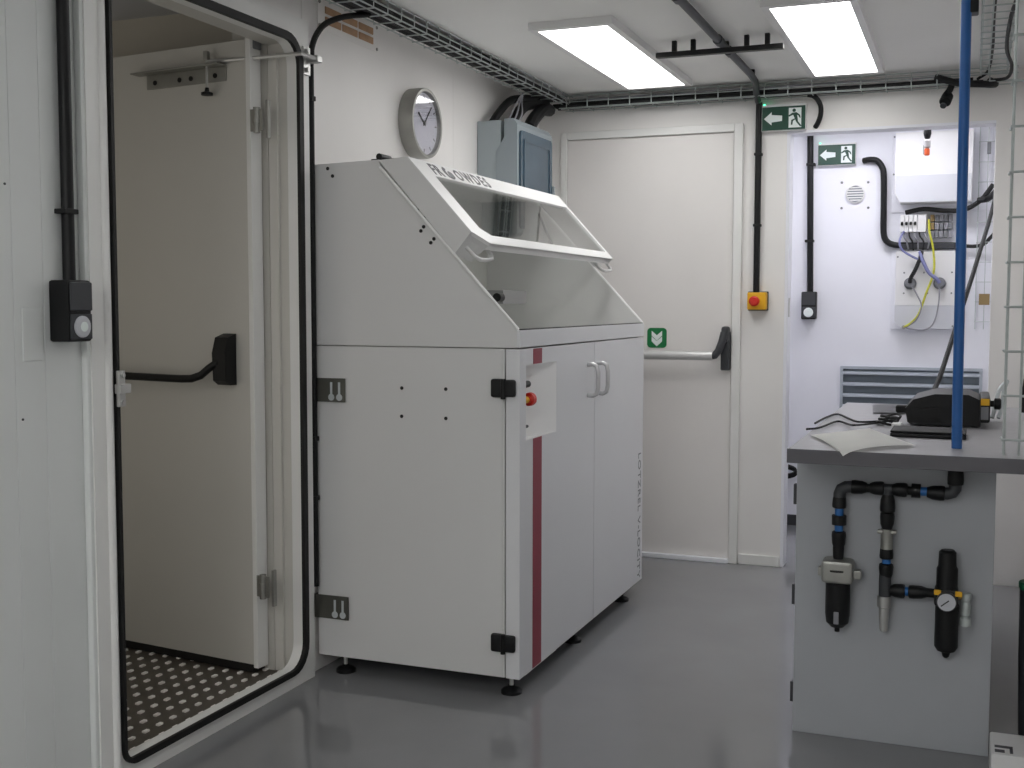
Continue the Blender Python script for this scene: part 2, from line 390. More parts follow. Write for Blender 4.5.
# ------------------------------------------------------------------ ceiling lights
def ceiling_light(x0, x1, y0, y1, m, label):
    t = thing('ceiling_light', label, 'ceiling light', ((x0+x1)/2, (y0+y1)/2, CZ), 'surface mounted light panels')
    b = MB(); z0 = CZ-.028
    o = rrect(x0, x1, y0, y1, 0, 1); i = rrect(x0+.026, x1-.026, y0+.03, y1-.03, 0, 1)
    b.ring(o, i, XY, z0, CZ); b.build('housing', 'white_plastic', t, smooth=False)
    MB().box(x0+.027, x1-.027, y0+.031, y1-.031, z0+.004, z0+.012).build('diffuser', m, t, 'bright white diffuser')
ceiling_light(-1.526, -1.210, 4.02, 5.295, 'panel_light', 'lit white ceiling panel on the side of the wall clock')
ceiling_light(-.685, -.372, 3.99, 5.300, 'panel_light', 'lit white ceiling panel on the side of the blue pipe')
ceiling_light(-1.526, -1.210, 2.25, 3.560, 'near_light', 'dimmed ceiling panel in front of the machine, above the picture edge')
ceiling_light(-.685, -.372, 2.25, 3.560, 'near_light', 'dimmed ceiling panel above the aisle, out of the picture')
ceiling_light(-1.526, -1.210, -.90, .40, 'rear_fill', 'added unseen ceiling panel behind the photographer on the left wall side')  # both rear pairs are added out of view as frontal fill
ceiling_light(-.685, -.372, -.90, .40, 'rear_fill', 'added unseen ceiling panel behind the photographer on the right wall side')
ceiling_light(-1.526, -1.210, -2.5, -1.2, 'rear_fill', 'rearmost added unseen ceiling panel on the left wall side')
ceiling_light(-.685, -.372, -2.5, -1.2, 'rear_fill', 'rearmost added unseen ceiling panel on the right wall side')
far_l = thing('ceiling_light', 'added unseen cool white ceiling panel of the room beyond the opening', 'ceiling light', (-.5, 6.1, CZ))
MB().box(-1.0, .0, 5.95, 6.25, CZ-.05, CZ, .004).build('housing', 'white_plastic', far_l)  # panel added out of view for the cool light in here
MB().box(-.97, -.03, 5.98, 6.22, CZ-.058, CZ-.05).build('diffuser', 'far_fill', far_l)

# ------------------------------------------------------------------ the big machine
MX0, MX1, MY0, MY1 = -2.032, -1.30, 3.36, 4.83
MB0, FOLD, SILL, MTOP = .06, 1.112, 1.168, 1.708
mc = thing('laser_cabinet', 'large light grey floor-standing machine cabinet with sloped lid and crimson stripe', 'machine', (-1.66, 4.1, 0))
b = MB(); b.box(MX0, MX1-.052, MY0+.004, MY1, MB0, FOLD-.0015, .003); b.build('body', 'machine_grey', mc)
MB().box(MX0, MX1-.06, MY0+.002, MY0+.006, MB0+.002, FOLD-.003).build('side_panel', 'machine_grey', mc)
# upper side cheeks with the slope
slope = [(MX0, FOLD+.0015), (MX0, MTOP), (-1.791, MTOP+.006), (-1.785, 1.686), (-1.306, SILL), (-1.300, FOLD+.0015)]
MB().prism(slope, XZ, MY0+.002, MY0+.012).build('side_cheek', 'machine_grey', mc)
MB().prism(slope, XZ, MY1-.012, MY1).build('side_cheek', 'machine_grey', mc)
d = Vector((-1.306+1.785, 0, SILL-1.686)).normalized()
for y in (MY0+.0015, MY1-.004):
    MB().tube([(-1.787, y, 1.690), (-1.306, y, SILL+.002)], .0048, 8).build('edge_trim', 'machine_white', mc, 'pale folded sheet edge')
MB().box(MX0, MX0+.01, MY0+.012, MY1-.012, FOLD, MTOP).build('back_panel', 'chamber', mc)
MB().box(MX0, -1.79, MY0+.012, MY1-.012, MTOP-.012, MTOP, .002).build('top_panel', 'machine_grey', mc)
MB().box(MX0+.01, MX1-.012, MY0+.012, MY1-.012, FOLD, FOLD+.02).build('chamber_floor', 'chamber', mc)
MB().box(MX1-.012, MX1, MY0, MY1, FOLD+.002, SILL, .002).build('sill', 'machine_front', mc)
MB().box(MX1-.03, MX1-.004, MY0+.01, MY1-.01, SILL, SILL+.003).build('sill_seal', 'rubber', mc, 'thin black seal strip')
# what shows inside: a grey slide box with a black knob, a bracket and rods
ib = MB().box(-1.60, -1.50, 3.715, 3.945, 1.250, 1.298, .004).build('slide_box', 'slide_grey', mc, 'grey box inside the chamber')
MB().cyl((-1.508, 3.715, 1.272), (-1.508, 3.675, 1.272), .015, 14).build('knob', 'black_plastic', ib)
MB().tube([(-1.66, 4.50, 1.62), (-1.63, 4.62, 1.47)], .006).build('gas_strut', 'dark_grey', mc)
for i in range(3):
    MB().tube([(-1.97, 3.62+.14*i, 1.54), (-1.90, 3.75+.14*i, 1.60)], .004).build('inner_rod', 'mid_grey', mc)
# dots / screws on the side
dots = [(-1.712, .977), (-1.555, .978), (-1.713, .885), (-1.555, .884), (-1.980, 1.693), (-1.962, 1.668), (-1.631, 1.495), (-1.641, 1.482), (-1.595, 1.456), (-1.606, 1.444)]
s0 = None
for x, z in dots:
    y = MY0+.002
    o = MB().cyl((x, y, z), (x, y-.002, z), .006, 10).build('screw', 'black_matte', mc)
# front: hinged doors, with the wedge recess cut into the first
SPL = 4.133
RY0, RY1, RZ0, RZ1 = 3.415, 3.705, .818, 1.058
fx0, fx1 = MX1-.048, MX1
dl = MB()
dl.box(fx0, fx1, MY0, RY0, MB0, FOLD-.003, .003); dl.box(fx0, fx1, RY1, SPL-.0015, MB0, FOLD-.003, .003)
dl.box(fx0, fx1, RY0-.004, RY1+.004, MB0, RZ0); dl.box(fx0, fx1, RY0-.004, RY1+.004, RZ1, FOLD-.003)
door_l = dl.build('door', 'machine_front', mc)
RD = .046
wd = MB()
wd.prism([(fx1-.001, RY1), (fx1-RD, RY0-.004), (fx1-RD-.004, RY0-.004), (fx1-.012, RY1+.004)], XY, RZ0, RZ1)
wd.box(fx1-RD, fx1-.004, RY0-.006, RY0, RZ0, RZ1)
for z in (RZ0+.0005, RZ1-.003): wd.prism([(fx1-.001, RY1), (fx1-RD, RY0-.004), (fx1-.001, RY0-.004)], XY, z, z+.0025)
rec = wd.build('control_recess', 'machine_white', door_l)
e = MB().cyl((fx1-.012, RY0, .945), (fx1-.012, RY0+.034, .945), .011, 16).build('emergency_base', 'yellow', door_l)
MB().lathe([(.012, 0), (.012, .008), (.021, .010), (.022, .03), (.015, .040)], (fx1-.010, RY0+.034, .945), (0, 1, 0), 18).build('mushroom_button', 'red', door_l, 'red emergency stop button')
MB().cyl((fx1-.012, RY0, .995), (fx1-.012, RY0+.045, .995), .011, 14).build('key_switch', 'black_plastic', door_l)
MB().cyl((fx1-.010, RY0, .86), (fx1-.010, RY0+.035, .86), .005, 10).build('pilot_pin', 'dark_grey', door_l)
for z0, z1 in ((MB0+.004, RZ0), (RZ1, FOLD-.005)):
    MB().box(fx1, fx1+.0012, 3.476, 3.556, z0, z1).build('stripe', 'crimson', door_l, 'crimson stripe')
dr = MB(); dr.box(fx0, fx1, SPL+.0015, MY1, MB0, FOLD-.003, .003); door_r = dr.build('door', 'machine_front', mc)
for y, dd in ((4.045, door_l), (4.165, door_r)):
    x = fx1
    MB().tube([(x, y, 1.028), (x+.022, y, 1.030), (x+.036, y, 1.022), (x+.041, y, 1.0), (x+.041, y, .945), (x+.036, y, .922), (x+.022, y, .915), (x, y, .917)], .0085, 12).build('handle', 'alu', dd, 'silver bow handle')
Mt = Matrix(((0, 0, 1, fx1+.0008), (0, 1, 0, 0), (0, 0, 1, 0), (0, 0, 0, 1)))
# vertical lettering near the far edge (reads downwards)
Mv = Matrix.Translation((fx1+.0006, 4.755, .62)) @ Matrix(((0, 0, 1, 0), (0, 1, 0, 0), (-1, 0, 0, 0), (0, 0, 0, 1)))
text('lettering', 'LOTZREL V-LOCITY', .056, 'mid_grey', door_r, Mv, .0004, 'faint grey vertical lettering', spacing=1.12)
# black corner hinges on the side seam
for z in (.987, .176):
    b = MB(); b.box(-1.394, -1.354, MY0-.018, MY0+.004, z-.029, z+.029, .007); b.box(-1.350, -1.312, MY0-.018, MY0+.002, z-.027, z+.027, .007)
    b.cyl((-1.352, MY0-.012, z-.034), (-1.352, MY0-.012, z+.029), .008, 10)
    b.build('corner_hinge', 'black_plastic', mc, 'black plastic corner hinge')
# wall brackets with key-hole slots
def keyhole(x, z, y, par):
    m = MB(); m.box(x-.004, x+.004, y-.0012, y, z-.002, z+.038); m.cyl((x, y, z-.012), (x, y-.0013, z-.012), .0115, 14)
    m.build('keyhole_slot', 'clear_plastic', par)
for z0, z1, xe in ((.924, 1.003, -1.918), (.190, .270, -1.912)):
    b = MB(); b.box(-2.043, xe, MY0-.006, MY0-.002, z0, z1, .002); b.box(-2.043, -2.038, MY0-.006, MY0+.06, z0, z1)
    b = b.build('wall_bracket', 'dark_steel', mc, 'dark steel fixing bracket with two keyholes')
    for x in (xe-.052, xe-.022): keyhole(x, z0+.028, MY0-.006, b)
# feet
for x, y in ((-1.95, 3.40), (-1.345, 3.405), (-1.345, 4.02), (-1.345, 4.66), (-1.95, 4.02), (-1.95, 4.66)):
    ft = MB().lathe([(.034, 0), (.034, .010), (.024, .018), (.012, .022), (.012, .026)], (x, y, 0), (0, 0, 1), 20).build('foot', 'black_plastic', mc)
    MB().cyl((x, y, .02), (x, y, MB0+.004), .007, 10).build('stem', 'steel', ft)
# lid: hood standing proud of the slope
sd = Vector((.473, 0, -.519)).normalized(); nn = Vector((.519, 0, .473)).normalized()
L0 = Vector((-1.686, 0, 1.719))
def lp(s, y, h): p = L0+sd*s+nn*h; return (p.x, y, p.z)       # s down the slope, y across, h out of the face
LL = .374; y0, y1 = MY0+.002, 4.812
ol = [(0, y0), (LL-.045, y0), (LL, y0+.082), (LL, y1-.006), (LL-.008, y1), (0, y1)]
lid = thing('lid', None, None, lp(.2, 4.1, 0)); lid.parent = mc; lid.location = Vector(lp(.2, 4.1, 0))-WORLD[mc.name]
def inset(s0, s1, ya, yb): return [(s0, ya), (s1-.03, ya), (s1, ya+.055), (s1, yb), (s1-.006, yb), (s0, yb)]
wn = inset(.072, LL-.040, y0+.100, y1-.022)
fl = lambda p, q, a: lp(p, q, a)
fm = MB(); fm.ring(ol, wn, fl, -.012, 0); fm.build('frame', 'machine_white', lid, 'white lid frame', smooth=False)
MB().prism(inset(.070, LL-.038, y0+.098, y1-.02), fl, -.010, -.006).build('window_pane', 'clear_pane', lid, 'clear window pane', smooth=False)
# skirts of the hood (left, right, top and lower lip)
def on_slope(x): return 1.688-.519*(x+1.787)/.473
tp_ = [(-1.789, 1.712), (L0.x, L0.z), (L0.x+sd.x*(LL-.045), L0.z+sd.z*(LL-.045)), (-1.520, on_slope(-1.526)+.008), (-1.778, 1.699)]
MB().prism(tp_, XZ, y0-.0035, y0-.0005).build('side_skirt', 'machine_grey', lid)
MB().prism(tp_, XZ, y1+.0005, y1+.0035).build('side_skirt', 'machine_grey', lid)
ch = MB()
a0 = lp(LL-.045, y0, 0); a1 = lp(LL, y0+.082, 0); b0 = (-1.526, y0, on_slope(-1.526)+.003); b1 = (-1.50, y0+.082, on_slope(-1.50)+.012)
vs = [ch.bm.verts.new(v) for v in (a0, a1, b1, b0)]; ch.bm.faces.new(vs)
vs2 = [ch.bm.verts.new(Vector(v)+Vector((-.003, .003, 0))) for v in (a0, a1, b1, b0)]; ch.bm.faces.new(vs2[::-1])
for i in range(4): ch.bm.faces.new((vs[i], vs2[i], vs2[(i+1) % 4], vs[(i+1) % 4]))
ch.build('corner_skirt', 'machine_grey', lid, smooth=False)
MB().prism([(L0.x, L0.z), (-1.789, 1.712), (-1.789, 1.708), (L0.x-.004, L0.z-.004)], XZ, y0, y1).build('top_skirt', 'machine_white', lid, smooth=False)
lip = MB(); lip.prism([(LL, 0), (LL, -.03), (LL-.004, -.03), (LL-.004, 0)], lambda p, q, a: lp(p, a, q), y0+.082, y1-.004); lip.build('lower_lip', 'machine_white', lid, smooth=False)
for ya in (y0-.005, y1-.13):
    hp = []
    q = lambda s, h, yy: lp(s, yy, h)
    MB().tube([q(LL-.02, -.045, ya), q(LL+.018, -.045, ya+.006), q(LL+.033, -.043, ya+.022), q(LL+.036, -.040, ya+.065), q(LL+.033, -.036, ya+.108), q(LL+.018, -.034, ya+.124), q(LL-.01, -.034, ya+.128)], .0065, 10).build('handle', 'bar_grey', lid, 'pale bow handle under the lid')
# emblem and name on the upper frame bar
yl, hh = 3.505, .048
Ml = Matrix(((0, -sd.x, nn.x, 0), (1, 0, 0, 0), (0, -sd.z, nn.z, 0), (0, 0, 0, 1)))
def tm(y, s): p = Vector(lp(s, y, .0004)); m = Ml.copy(); m.translation = p; return m
text('lettering', 'FR', .070, 'print_grey', lid, tm(3.478, .060), .0004, 'dark grey lettering', spacing=1.15, bold=.0016)
text('lettering', 'OWDES', .070, 'print_grey', lid, tm(3.672, .060), .0004, 'dark grey lettering', spacing=1.32, bold=.0016)
em = MB(); cy, cs = 3.618, .036
cres = [(cs+.030*math.sin(a), cy+.036*math.cos(a)) for a in [PI*.15+PI*1.25*i/14 for i in range(15)]] + [(cs+.020*math.sin(a)+.002, cy+.024*math.cos(a)+.006) for a in [PI*1.4-PI*1.25*i/14 for i in range(15)]]
em.prism(cres, fl, .0002, .0010); em.build('emblem', 'print_grey', lid, 'grey swoosh emblem', smooth=False)
em = MB(); em.prism([(cs+.016*math.sin(2*PI*i/16)+.006, cy+.02*math.cos(2*PI*i/16)+.012) for i in range(16)], fl, .0002, .0008); em.build('emblem', 'mid_grey', lid, smooth=False)
# black lid hinge on the top
b = MB(); b.box(-1.835, -1.75, MY0+.03, MY0+.075, MTOP+.006, MTOP+.013, .002); b.cyl((-1.80, MY0+.02, MTOP+.018), (-1.80, MY0+.09, MTOP+.018), .011, 12)
b.build('lid_hinge', 'black_plastic', mc, 'black lid hinge')
b = MB(); b.box(-1.835, -1.75, MY1-.09, MY1-.045, MTOP+.006, MTOP+.013, .002); b.cyl((-1.80, MY1-.1, MTOP+.018), (-1.80, MY1-.03, MTOP+.018), .011, 12)
b.build('lid_hinge', 'black_plastic', mc)

# ------------------------------------------------------------------ cable trays
def tray(label, org, along, across, upv, length, wdt=.10, hgt=.05, step=.1, r=.0026, off=.04):
    """wire basket: org = corner, rails run `along`, U-shaped cross wires"""
    o, A, W, U = Vector(org), Vector(along), Vector(across), Vector(upv)
    t = thing('wire_cable_tray', label, 'cable tray', org)
    for u, v in ((0, hgt), (0, hgt*.5), (0, 0), (wdt*.3, 0), (wdt, 0), (wdt, hgt)):
        MB().tube([o+W*u+U*v, o+W*u+U*v+A*length], r, 6).build('long_wire', 'zinc', t)
    q = r*1.6; p = o+A*off
    c = MB().tube([p+U*hgt-W*q, p-U*q-W*q, p-U*q+W*(wdt+q), p+U*hgt+W*(wdt+q)], r, 6).build('cross_wire', 'zinc', t)
    base = WORLD[c.name]; n = int((length-off)/step)
    for i in range(1, n+1): share(c, 'cross_wire', t, base+A*step*i)
    return t
tray('wire mesh cable tray running along the top of the left wall', (-1.852, 1.6, 2.222), (0, 1, 0), (-1, 0, 0), (0, 0, 1), 3.90, hgt=.042)
tray('wire mesh cable tray running across the top of the back wall', (-1.90, 5.43, 2.203), (1, 0, 0), (0, 1, 0), (0, 0, 1), 2.06, hgt=.056, step=.106)
tray('wire mesh cable tray on the ceiling along the right wall', (.012, 2.6, 2.222), (0, 1, 0), (1, 0, 0), (0, 0, 1), 2.80, hgt=.04)
tray('upright wire mesh cable tray standing on the worktop edge', (.088, 3.24, .862), (0, 0, 1), (1, 0, 0), (0, 1, 0), 1.36, wdt=.12, hgt=.05, step=.114, r=.0036)
# cables lying in the trays
def wob(p0, p1, n, amp):
    p0, p1 = Vector(p0), Vector(p1); return [p0.lerp(p1, i/n)+Vector((random.uniform(-amp, amp), random.uniform(-amp, amp), random.uniform(-amp*.6, amp*.6))) for i in range(n+1)]
for i in range(5):
    x = -1.868-.018*i
    solo(MB().tube(wob((x, 1.7, 2.236), (x, 5.40, 2.234), 10, .004), .0085, 8, 3).build('cable', 'cable'), 'black cable lying in the wire tray along the left wall', 'cable', 'cables in the left wall tray')
for i in range(3):
    x = -1.870-.024*i
    solo(MB().tube(wob((x, 1.7, 2.253), (x, 5.36, 2.250), 9, .006), .007, 8, 3).build('cable', 'cable'), 'black cable lying in the wire tray along the left wall', 'cable', 'cables in the left wall tray')
for i in range(5):
    y = 5.445+.018*i; xe = (-.02, -.30, -.55, -.8, .02)[i]
    solo(MB().tube(wob((-1.93, y, 2.217), (xe, y, 2.217), 8, .004), .0085, 8, 3).build('cable', 'cable'), 'black cable lying in the wire tray across the back wall', 'cable', 'cables in the back wall tray')
for i in range(2):
    y = 5.46+.03*i
    solo(MB().tube(wob((-1.90, y, 2.236), (-.85, y, 2.234), 6, .006), .008, 8, 3).build('cable', 'cable'), 'black cable lying in the wire tray across the back wall', 'cable', 'cables in the back wall tray')
solo(MB().tube(wob((-1.75, 5.438, 2.238), (-.10, 5.438, 2.234), 12, .011), .004, 6, 4).build('cable', 'wire_grey'), 'thin pale grey cable winding along the back wall tray', 'cable')
solo(MB().tube([(.05, 2.7, 2.245), (.048, 3.6, 2.245), (.046, 4.4, 2.24), (.05, 4.9, 2.24), (.04, 5.36, 2.235), (.0, 5.46, 2.22)], .006, 8, 5).build('cable', 'cable'), 'straight black cable in the ceiling tray nearest the blue pipe', 'cable')
solo(MB().tube([(.135, 3.3, 2.235), (.125, 3.9, 2.235), (.10, 4.3, 2.22), (.098, 4.8, 2.21), (.125, 5.1, 2.20), (.115, 5.36, 2.2), (.05, 5.46, 2.21)], .007, 8, 5).build('cable', 'cable'), 'wavy black cable dropping beside the ceiling tray at right', 'cable')
solo(MB().tube([(-.17, 5.44, 2.235), (-.08, 5.41, 2.20), (.02, 5.42, 2.19), (.07, 5.47, 2.195), (.05, 5.52, 2.22)], .015, 10, 5).build('cable_loop', 'cable'), 'thick black cable loop in the tray corner beside the blue pipe', 'cable')
# hoses from the tray into the breaker box
def hose(pts, r, m, label, grp=None): return solo(MB().tube(pts, r, 10, 5).build('hose', m), label, 'hose', grp)
hose([(-1.99, 4.80, 2.05), (-1.985, 4.86, 2.10), (-1.975, 5.0, 2.18), (-1.94, 5.2, 2.215)], .018, 'cable', 'black hose rising from the near edge of the grey breaker box')
hose([(-1.945, 4.92, 2.05), (-1.95, 4.98, 2.10), (-1.955, 5.13, 2.175), (-1.93, 5.32, 2.21)], .026, 'cable', 'middle black hose rising from the grey breaker box to the tray', None)
hose([(-1.90, 5.02, 2.05), (-1.905, 5.09, 2.10), (-1.92, 5.25, 2.17), (-1.945, 5.42, 2.195)], .030, 'cable', 'thick black hose rising from the far side of the grey breaker box')
for i in range(3):
    solo(MB().tube([(-1.93+.012*i, 4.83+.03*i, 2.05), (-1.92+.012*i, 4.86+.03*i, 2.10), (-1.925, 4.95+.02*i, 2.17), (-1.93, 5.02, 2.21)], .004, 6, 4).build('wire', 'wire_grey'), 'thin pale wire entering the top of the grey breaker box', 'wire', 'pale wires above the breaker box')
# breaker box on the left wall
bb = thing('breaker_box', 'grey wall breaker box with blue window door beside the back door', 'electrical box', (-1.93, 4.97, 1.55))
MB().box(LX, -1.93, 4.752, 5.192, 1.55, 2.052, .006).build('back_box', 'grey_box_light', bb)
m = MB(); m.prism([(-1.985, 1.55), (-1.862, 1.55), (-1.852, 1.56), (-1.852, 2.03), (-1.87, 2.055), (-1.912, 2.055), (-1.912, 1.975), (-1.952, 1.915), (-1.952, 1.55)], XZ, 4.746, 5.198); m.build('cover', 'grey_box', bb)
dr_ = MB(); dr_.prism(rrect(4.768, 5.172, 1.58, 2.006, .02), YZ, -1.855, -1.842); dr_ = dr_.build('window_door', 'blue_glassdoor', bb, 'blue tinted window door')
m = MB(); m.ring(rrect(4.80, 5.14, 1.62, 1.972, .012), rrect(4.812, 5.128, 1.632, 1.96, .010), YZ, -1.842, -1.838); m.build('door_rim', 'blue_glassdoor', dr_)
MB().box(-1.845, -1.832, 5.172, 5.19, 1.74, 1.80, .003).build('latch', 'grey_box', bb)

# wall clock
ck = thing('wall_clock', 'round steel-rimmed wall clock showing about ten past ten', 'clock', (LX, 4.065, 1.82))
cx, cyy, cz = LX, 4.130, 1.950
m = MB(); m.lathe([(.135, 0), (.135, .052), (.133, .060), (.122, .060), (.120, .042), (.0, .042)], (LX, cyy, cz), (1, 0, 0), 48, cap=False); m.build('rim', 'dull_steel', ck, 'brushed steel rim')
MB().lathe([(.1195, .040), (.1195, .0440)], (LX, cyy, cz), (1, 0, 0), 40).build('dial', 'clock_face', ck, 'pale dial')
for i in range(12):
    a = i*PI/6; r = .104
    m = MB(); m.obox(Matrix.Translation((LX+.0445, cyy+r*math.sin(a), cz+r*math.cos(a))) @ Matrix.Rotation(-a, 4, 'X'), .001, .004, .014); m.build('hour_mark', 'print_dark', ck)
for a, ln, wd_ in ((math.radians(-55), .075, .007), (math.radians(42), .108, .005)):
    m = MB(); m.obox(Matrix.Translation((LX+.046, cyy+(ln/2-.012)*math.sin(a), cz+(ln/2-.012)*math.cos(a))) @ Matrix.Rotation(-a, 4, 'X'), .0012, wd_, ln); m.build('hand', 'black_matte', ck)
MB().cyl((LX+.044, cyy, cz), (LX+.049, cyy, cz), .006, 12).build('hub', 'black_matte', ck)
MB().lathe([(.121, 0), (.121, .002)], (LX+.054, cyy, cz), (1, 0, 0), 40).build('glass', 'clock_glass', ck)

# six-slot brown strip near the tray
vs_ = thing('slot_plate', 'white wall plate with two rows of brown slots under the left tray', 'vent plate', (LX, 3.575, 2.145))
MB().box(LX, LX+.004, 3.41, 3.83, 2.165, 2.262, .002).build('plate', 'wall', vs_)
for r_ in range(2):
    for c_ in range(3):
        ya = 3.455+.115*c_; za = 2.186+.034*r_
        MB().box(LX+.004, LX+.008, ya, ya+.104, za, za+.024, .001, 1).build('slot', 'brown_slot', vs_)
for y, z in ((3.42, 2.252), (3.42, 2.175), (3.82, 2.252), (3.82, 2.175)):
    MB().cyl((LX+.004, y, z), (LX+.007, y, z), .006, 8).build('screw', 'dull_steel', vs_)

# black conduit beside the doorway
CX, CY = -2.0285, 3.343
ct = thing('conduit', 'black conduit running up beside the doorway and bending into the left tray', 'conduit', (CX, CY, .3))
MB().cyl((CX, CY, .30), (CX, CY, 2.055), .0095, 12).build('pipe', 'black_plastic', ct)
MB().tube([(CX, CY, 2.05), (CX+.002, CY+.006, 2.09), (CX+.008, CY+.028, 2.135), (CX+.022, CY+.065, 2.175), (CX+.06, CY+.12, 2.205), (CX+.11, CY+.2, 2.226)], .010, 10, 4).build('flexible_hose', 'rubber', ct)
MB().cyl((CX, CY, 2.04), (CX, CY, 2.075), .012, 12).build('coupling', 'black_matte', ct)
for z in (1.92, .80, .60): MB().box(LX, CX+.011, CY-.014, CY+.012, z-.008, z+.008, .002).build('clip', 'black_matte', ct)

# black socket box on the left wall with conduit
def outlet_box(name, label, base, f, knob, cond_top, condr=.016):
    """f maps (right, out, up) offsets to world"""
    t = thing(name, label, 'electrical box', f(0, 0, 0))
    pts = lambda x0, x1, y0, y1, z0, z1: [f(a, b_, c) for a in (x0, x1) for b_ in (y0, y1) for c in (z0, z1)]
    def bx(x0, x1, y0, y1, z0, z1, bev):
        P = pts(x0, x1, y0, y1, z0, z1); lo = [min(p[i] for p in P) for i in range(3)]; hi = [max(p[i] for p in P) for i in range(3)]
        return MB().box(lo[0], hi[0], lo[1], hi[1], lo[2], hi[2], bev)
    bx(-.047, .047, 0, .060, 0, .155, .006).build('housing', 'black_plastic', t)
    bx(-.043, .043, .060, .066, .078, .150, .003).build('lid', 'dark_grey', t)
    bx(-.043, .043, .060, .064, .006, .070, .003).build('face_plate', 'dark_grey', t)
    c0, c1 = Vector(f(0, .064, .038)), Vector(f(0, .071, .038))
    k = MB().lathe([(.026, 0), (.026, .004), (.020, .007)], c0, c1-c0, 24).build('round_socket', knob, t, 'white round socket')
    MB().cyl(c1, c1+(c1-c0)*.2, .012, 16).build('insert', 'sign_white', k)
    return t
fL = lambda a, b_, c: (LX+b_, 2.210-a*.84, 1.158+c*.95)
ob = outlet_box('socket_box', 'black wall socket box with white round outlet left of the doorway', None, fL, 'gauge_face', 0)
cp = thing('conduit', 'black conduit running down the left wall into the socket box', 'conduit', (LX+.02, 2.222, 1.31))
MB().cyl((LX+.018, 2.222, 1.300), (LX+.018, 2.222, CZ), .0150, 14).build('pipe', 'black_plastic', cp)
MB().box(LX, LX+.036, 2.196, 2.240, 1.464, 1.476, .002).build('clip', 'black_matte', cp)
MB().box(LX, LX+.003, 2.085, 2.146, 1.115, 1.24, .001, 1).build('blanking_plate', 'wall_l', wall_left)
for y, z in ((2.045, 1.52), (2.08, .98)): MB().cyl((LX, y, z), (LX+.002, y, z), .003, 8).build('screw', 'dark_grey', wall_left)

# ------------------------------------------------------------------ back wall things
def exit_sign(label, xc, zc, y, wdt=.203, hgt=.112):
    t = thing('exit_sign', label, 'exit sign', (xc, y, zc-hgt/2), 'green running man exit signs')
    x0, x1, z0, z1 = xc-wdt/2, xc+wdt/2, zc-hgt/2, zc+hgt/2
    MB().box(x0, x1, y-.034, y, z0, z1+.008, .003).build('housing', 'white_plastic', t)
    fp = MB().box(x0+.003, x1-.003, y-.037, y-.034, z0+.003, z1-.002).build('face', 'sign_green', t, 'dark green face')
    ya, yb = y-.0385, y-.037; S = hgt
    ax = x0+.055
    MB().prism([(ax-.043, zc), (ax-.008, zc+.030), (ax-.008, zc+.017), (ax+.040, zc+.012), (ax+.040, zc-.012), (ax-.008, zc-.017), (ax-.008, zc-.030)], XZ, ya, yb).build('arrow', 'sign_white', fp, smooth=False)
    dx0, dx1 = x0+.125, x0+.182
    dw = MB(); dw.box(dx0, dx1, ya, yb, zc-.045, zc+.045); dw = dw.build('doorway', 'sign_white', fp, smooth=False)
    m = MB(); yc, yd = ya-.0012, ya; X = (dx0+dx1)/2
    P = lambda pts: m.prism([(X+a, zc+b_) for a, b_ in pts], XZ, yc, yd)
    P([(-.004+.008*math.cos(2*PI*i/10), .033+.008*math.sin(2*PI*i/10)) for i in range(10)])
    P([(-.012, .022), (.006, .024), (.012, .0), (.0, -.006)])                    # trunk
    P([(-.012, .022), (-.030, .010), (-.027, .005), (-.006, .014)])              # arm ahead
    P([(.006, .024), (.022, .012), (.026, -.002), (.021, -.002), (.016, .008), (.004, .014)])
    P([(.0, -.004), (-.016, -.010), (-.018, -.032), (-.011, -.032), (-.009, -.015), (.006, -.006)])
    P([(.012, .0), (.014, -.018), (.030, -.038), (.024, -.042), (.006, -.020), (.0, -.006)])
    m.build('running_figure', 'sign_green', fp, smooth=False)
    MB().cyl((x0+.012, y-.03, z1+.008), (x0+.012, y-.03, z1+.012), .004, 8).build('indicator', 'led_green', t, 'small green lamp')
exit_sign('green running man exit sign under the tray on the back wall', -.830, 2.108, BY)
exit_sign('green running man exit sign on the wall of the room beyond', -.706, 2.066, FY)

es = thing('emergency_stop', 'small yellow emergency stop box with red button beside the back door', 'switch', (-.937, BY, 1.225))
MB().box(-.982, -.894, BY-.055, BY, 1.224, 1.306, .006).build('box', 'yellow', es)
MB().box(-.986, -.890, BY-.012, BY, 1.220, 1.310, .003).build('back_plate', 'dark_grey', es)
MB().lathe([(.013, 0), (.013, .014), (.024, .016), (.024, .032), (.016, .038)], (-.944, BY-.055, 1.264), (0, -1, 0), 20).build('mushroom_button', 'red', es, 'red mushroom button')
cn = thing('conduit', 'black conduit running down the back wall to the yellow emergency stop', 'conduit', (-.950, BY-.02, 1.31))
MB().cyl((-.946, BY-.018, 1.305), (-.946, BY-.018, 2.19), .0150, 12).build('pipe', 'black_plastic', cn)
for z in (1.62, 1.95): MB().box(-.964, -.928, BY-.0345, BY, z-.006, z+.006, .002).build('clip', 'black_matte', cn)
solo(MB().tube([(-.72, 5.49, 2.205), (-.69, 5.495, 2.195), (-.665, 5.50, 2.16), (-.662, 5.51, 2.12), (-.675, 5.53, 2.085), (-.69, 5.55, 2.065)], .0115, 10, 4).build('cable', 'cable'), 'short black cable curving from the tray over the opening beside the exit sign', 'cable')
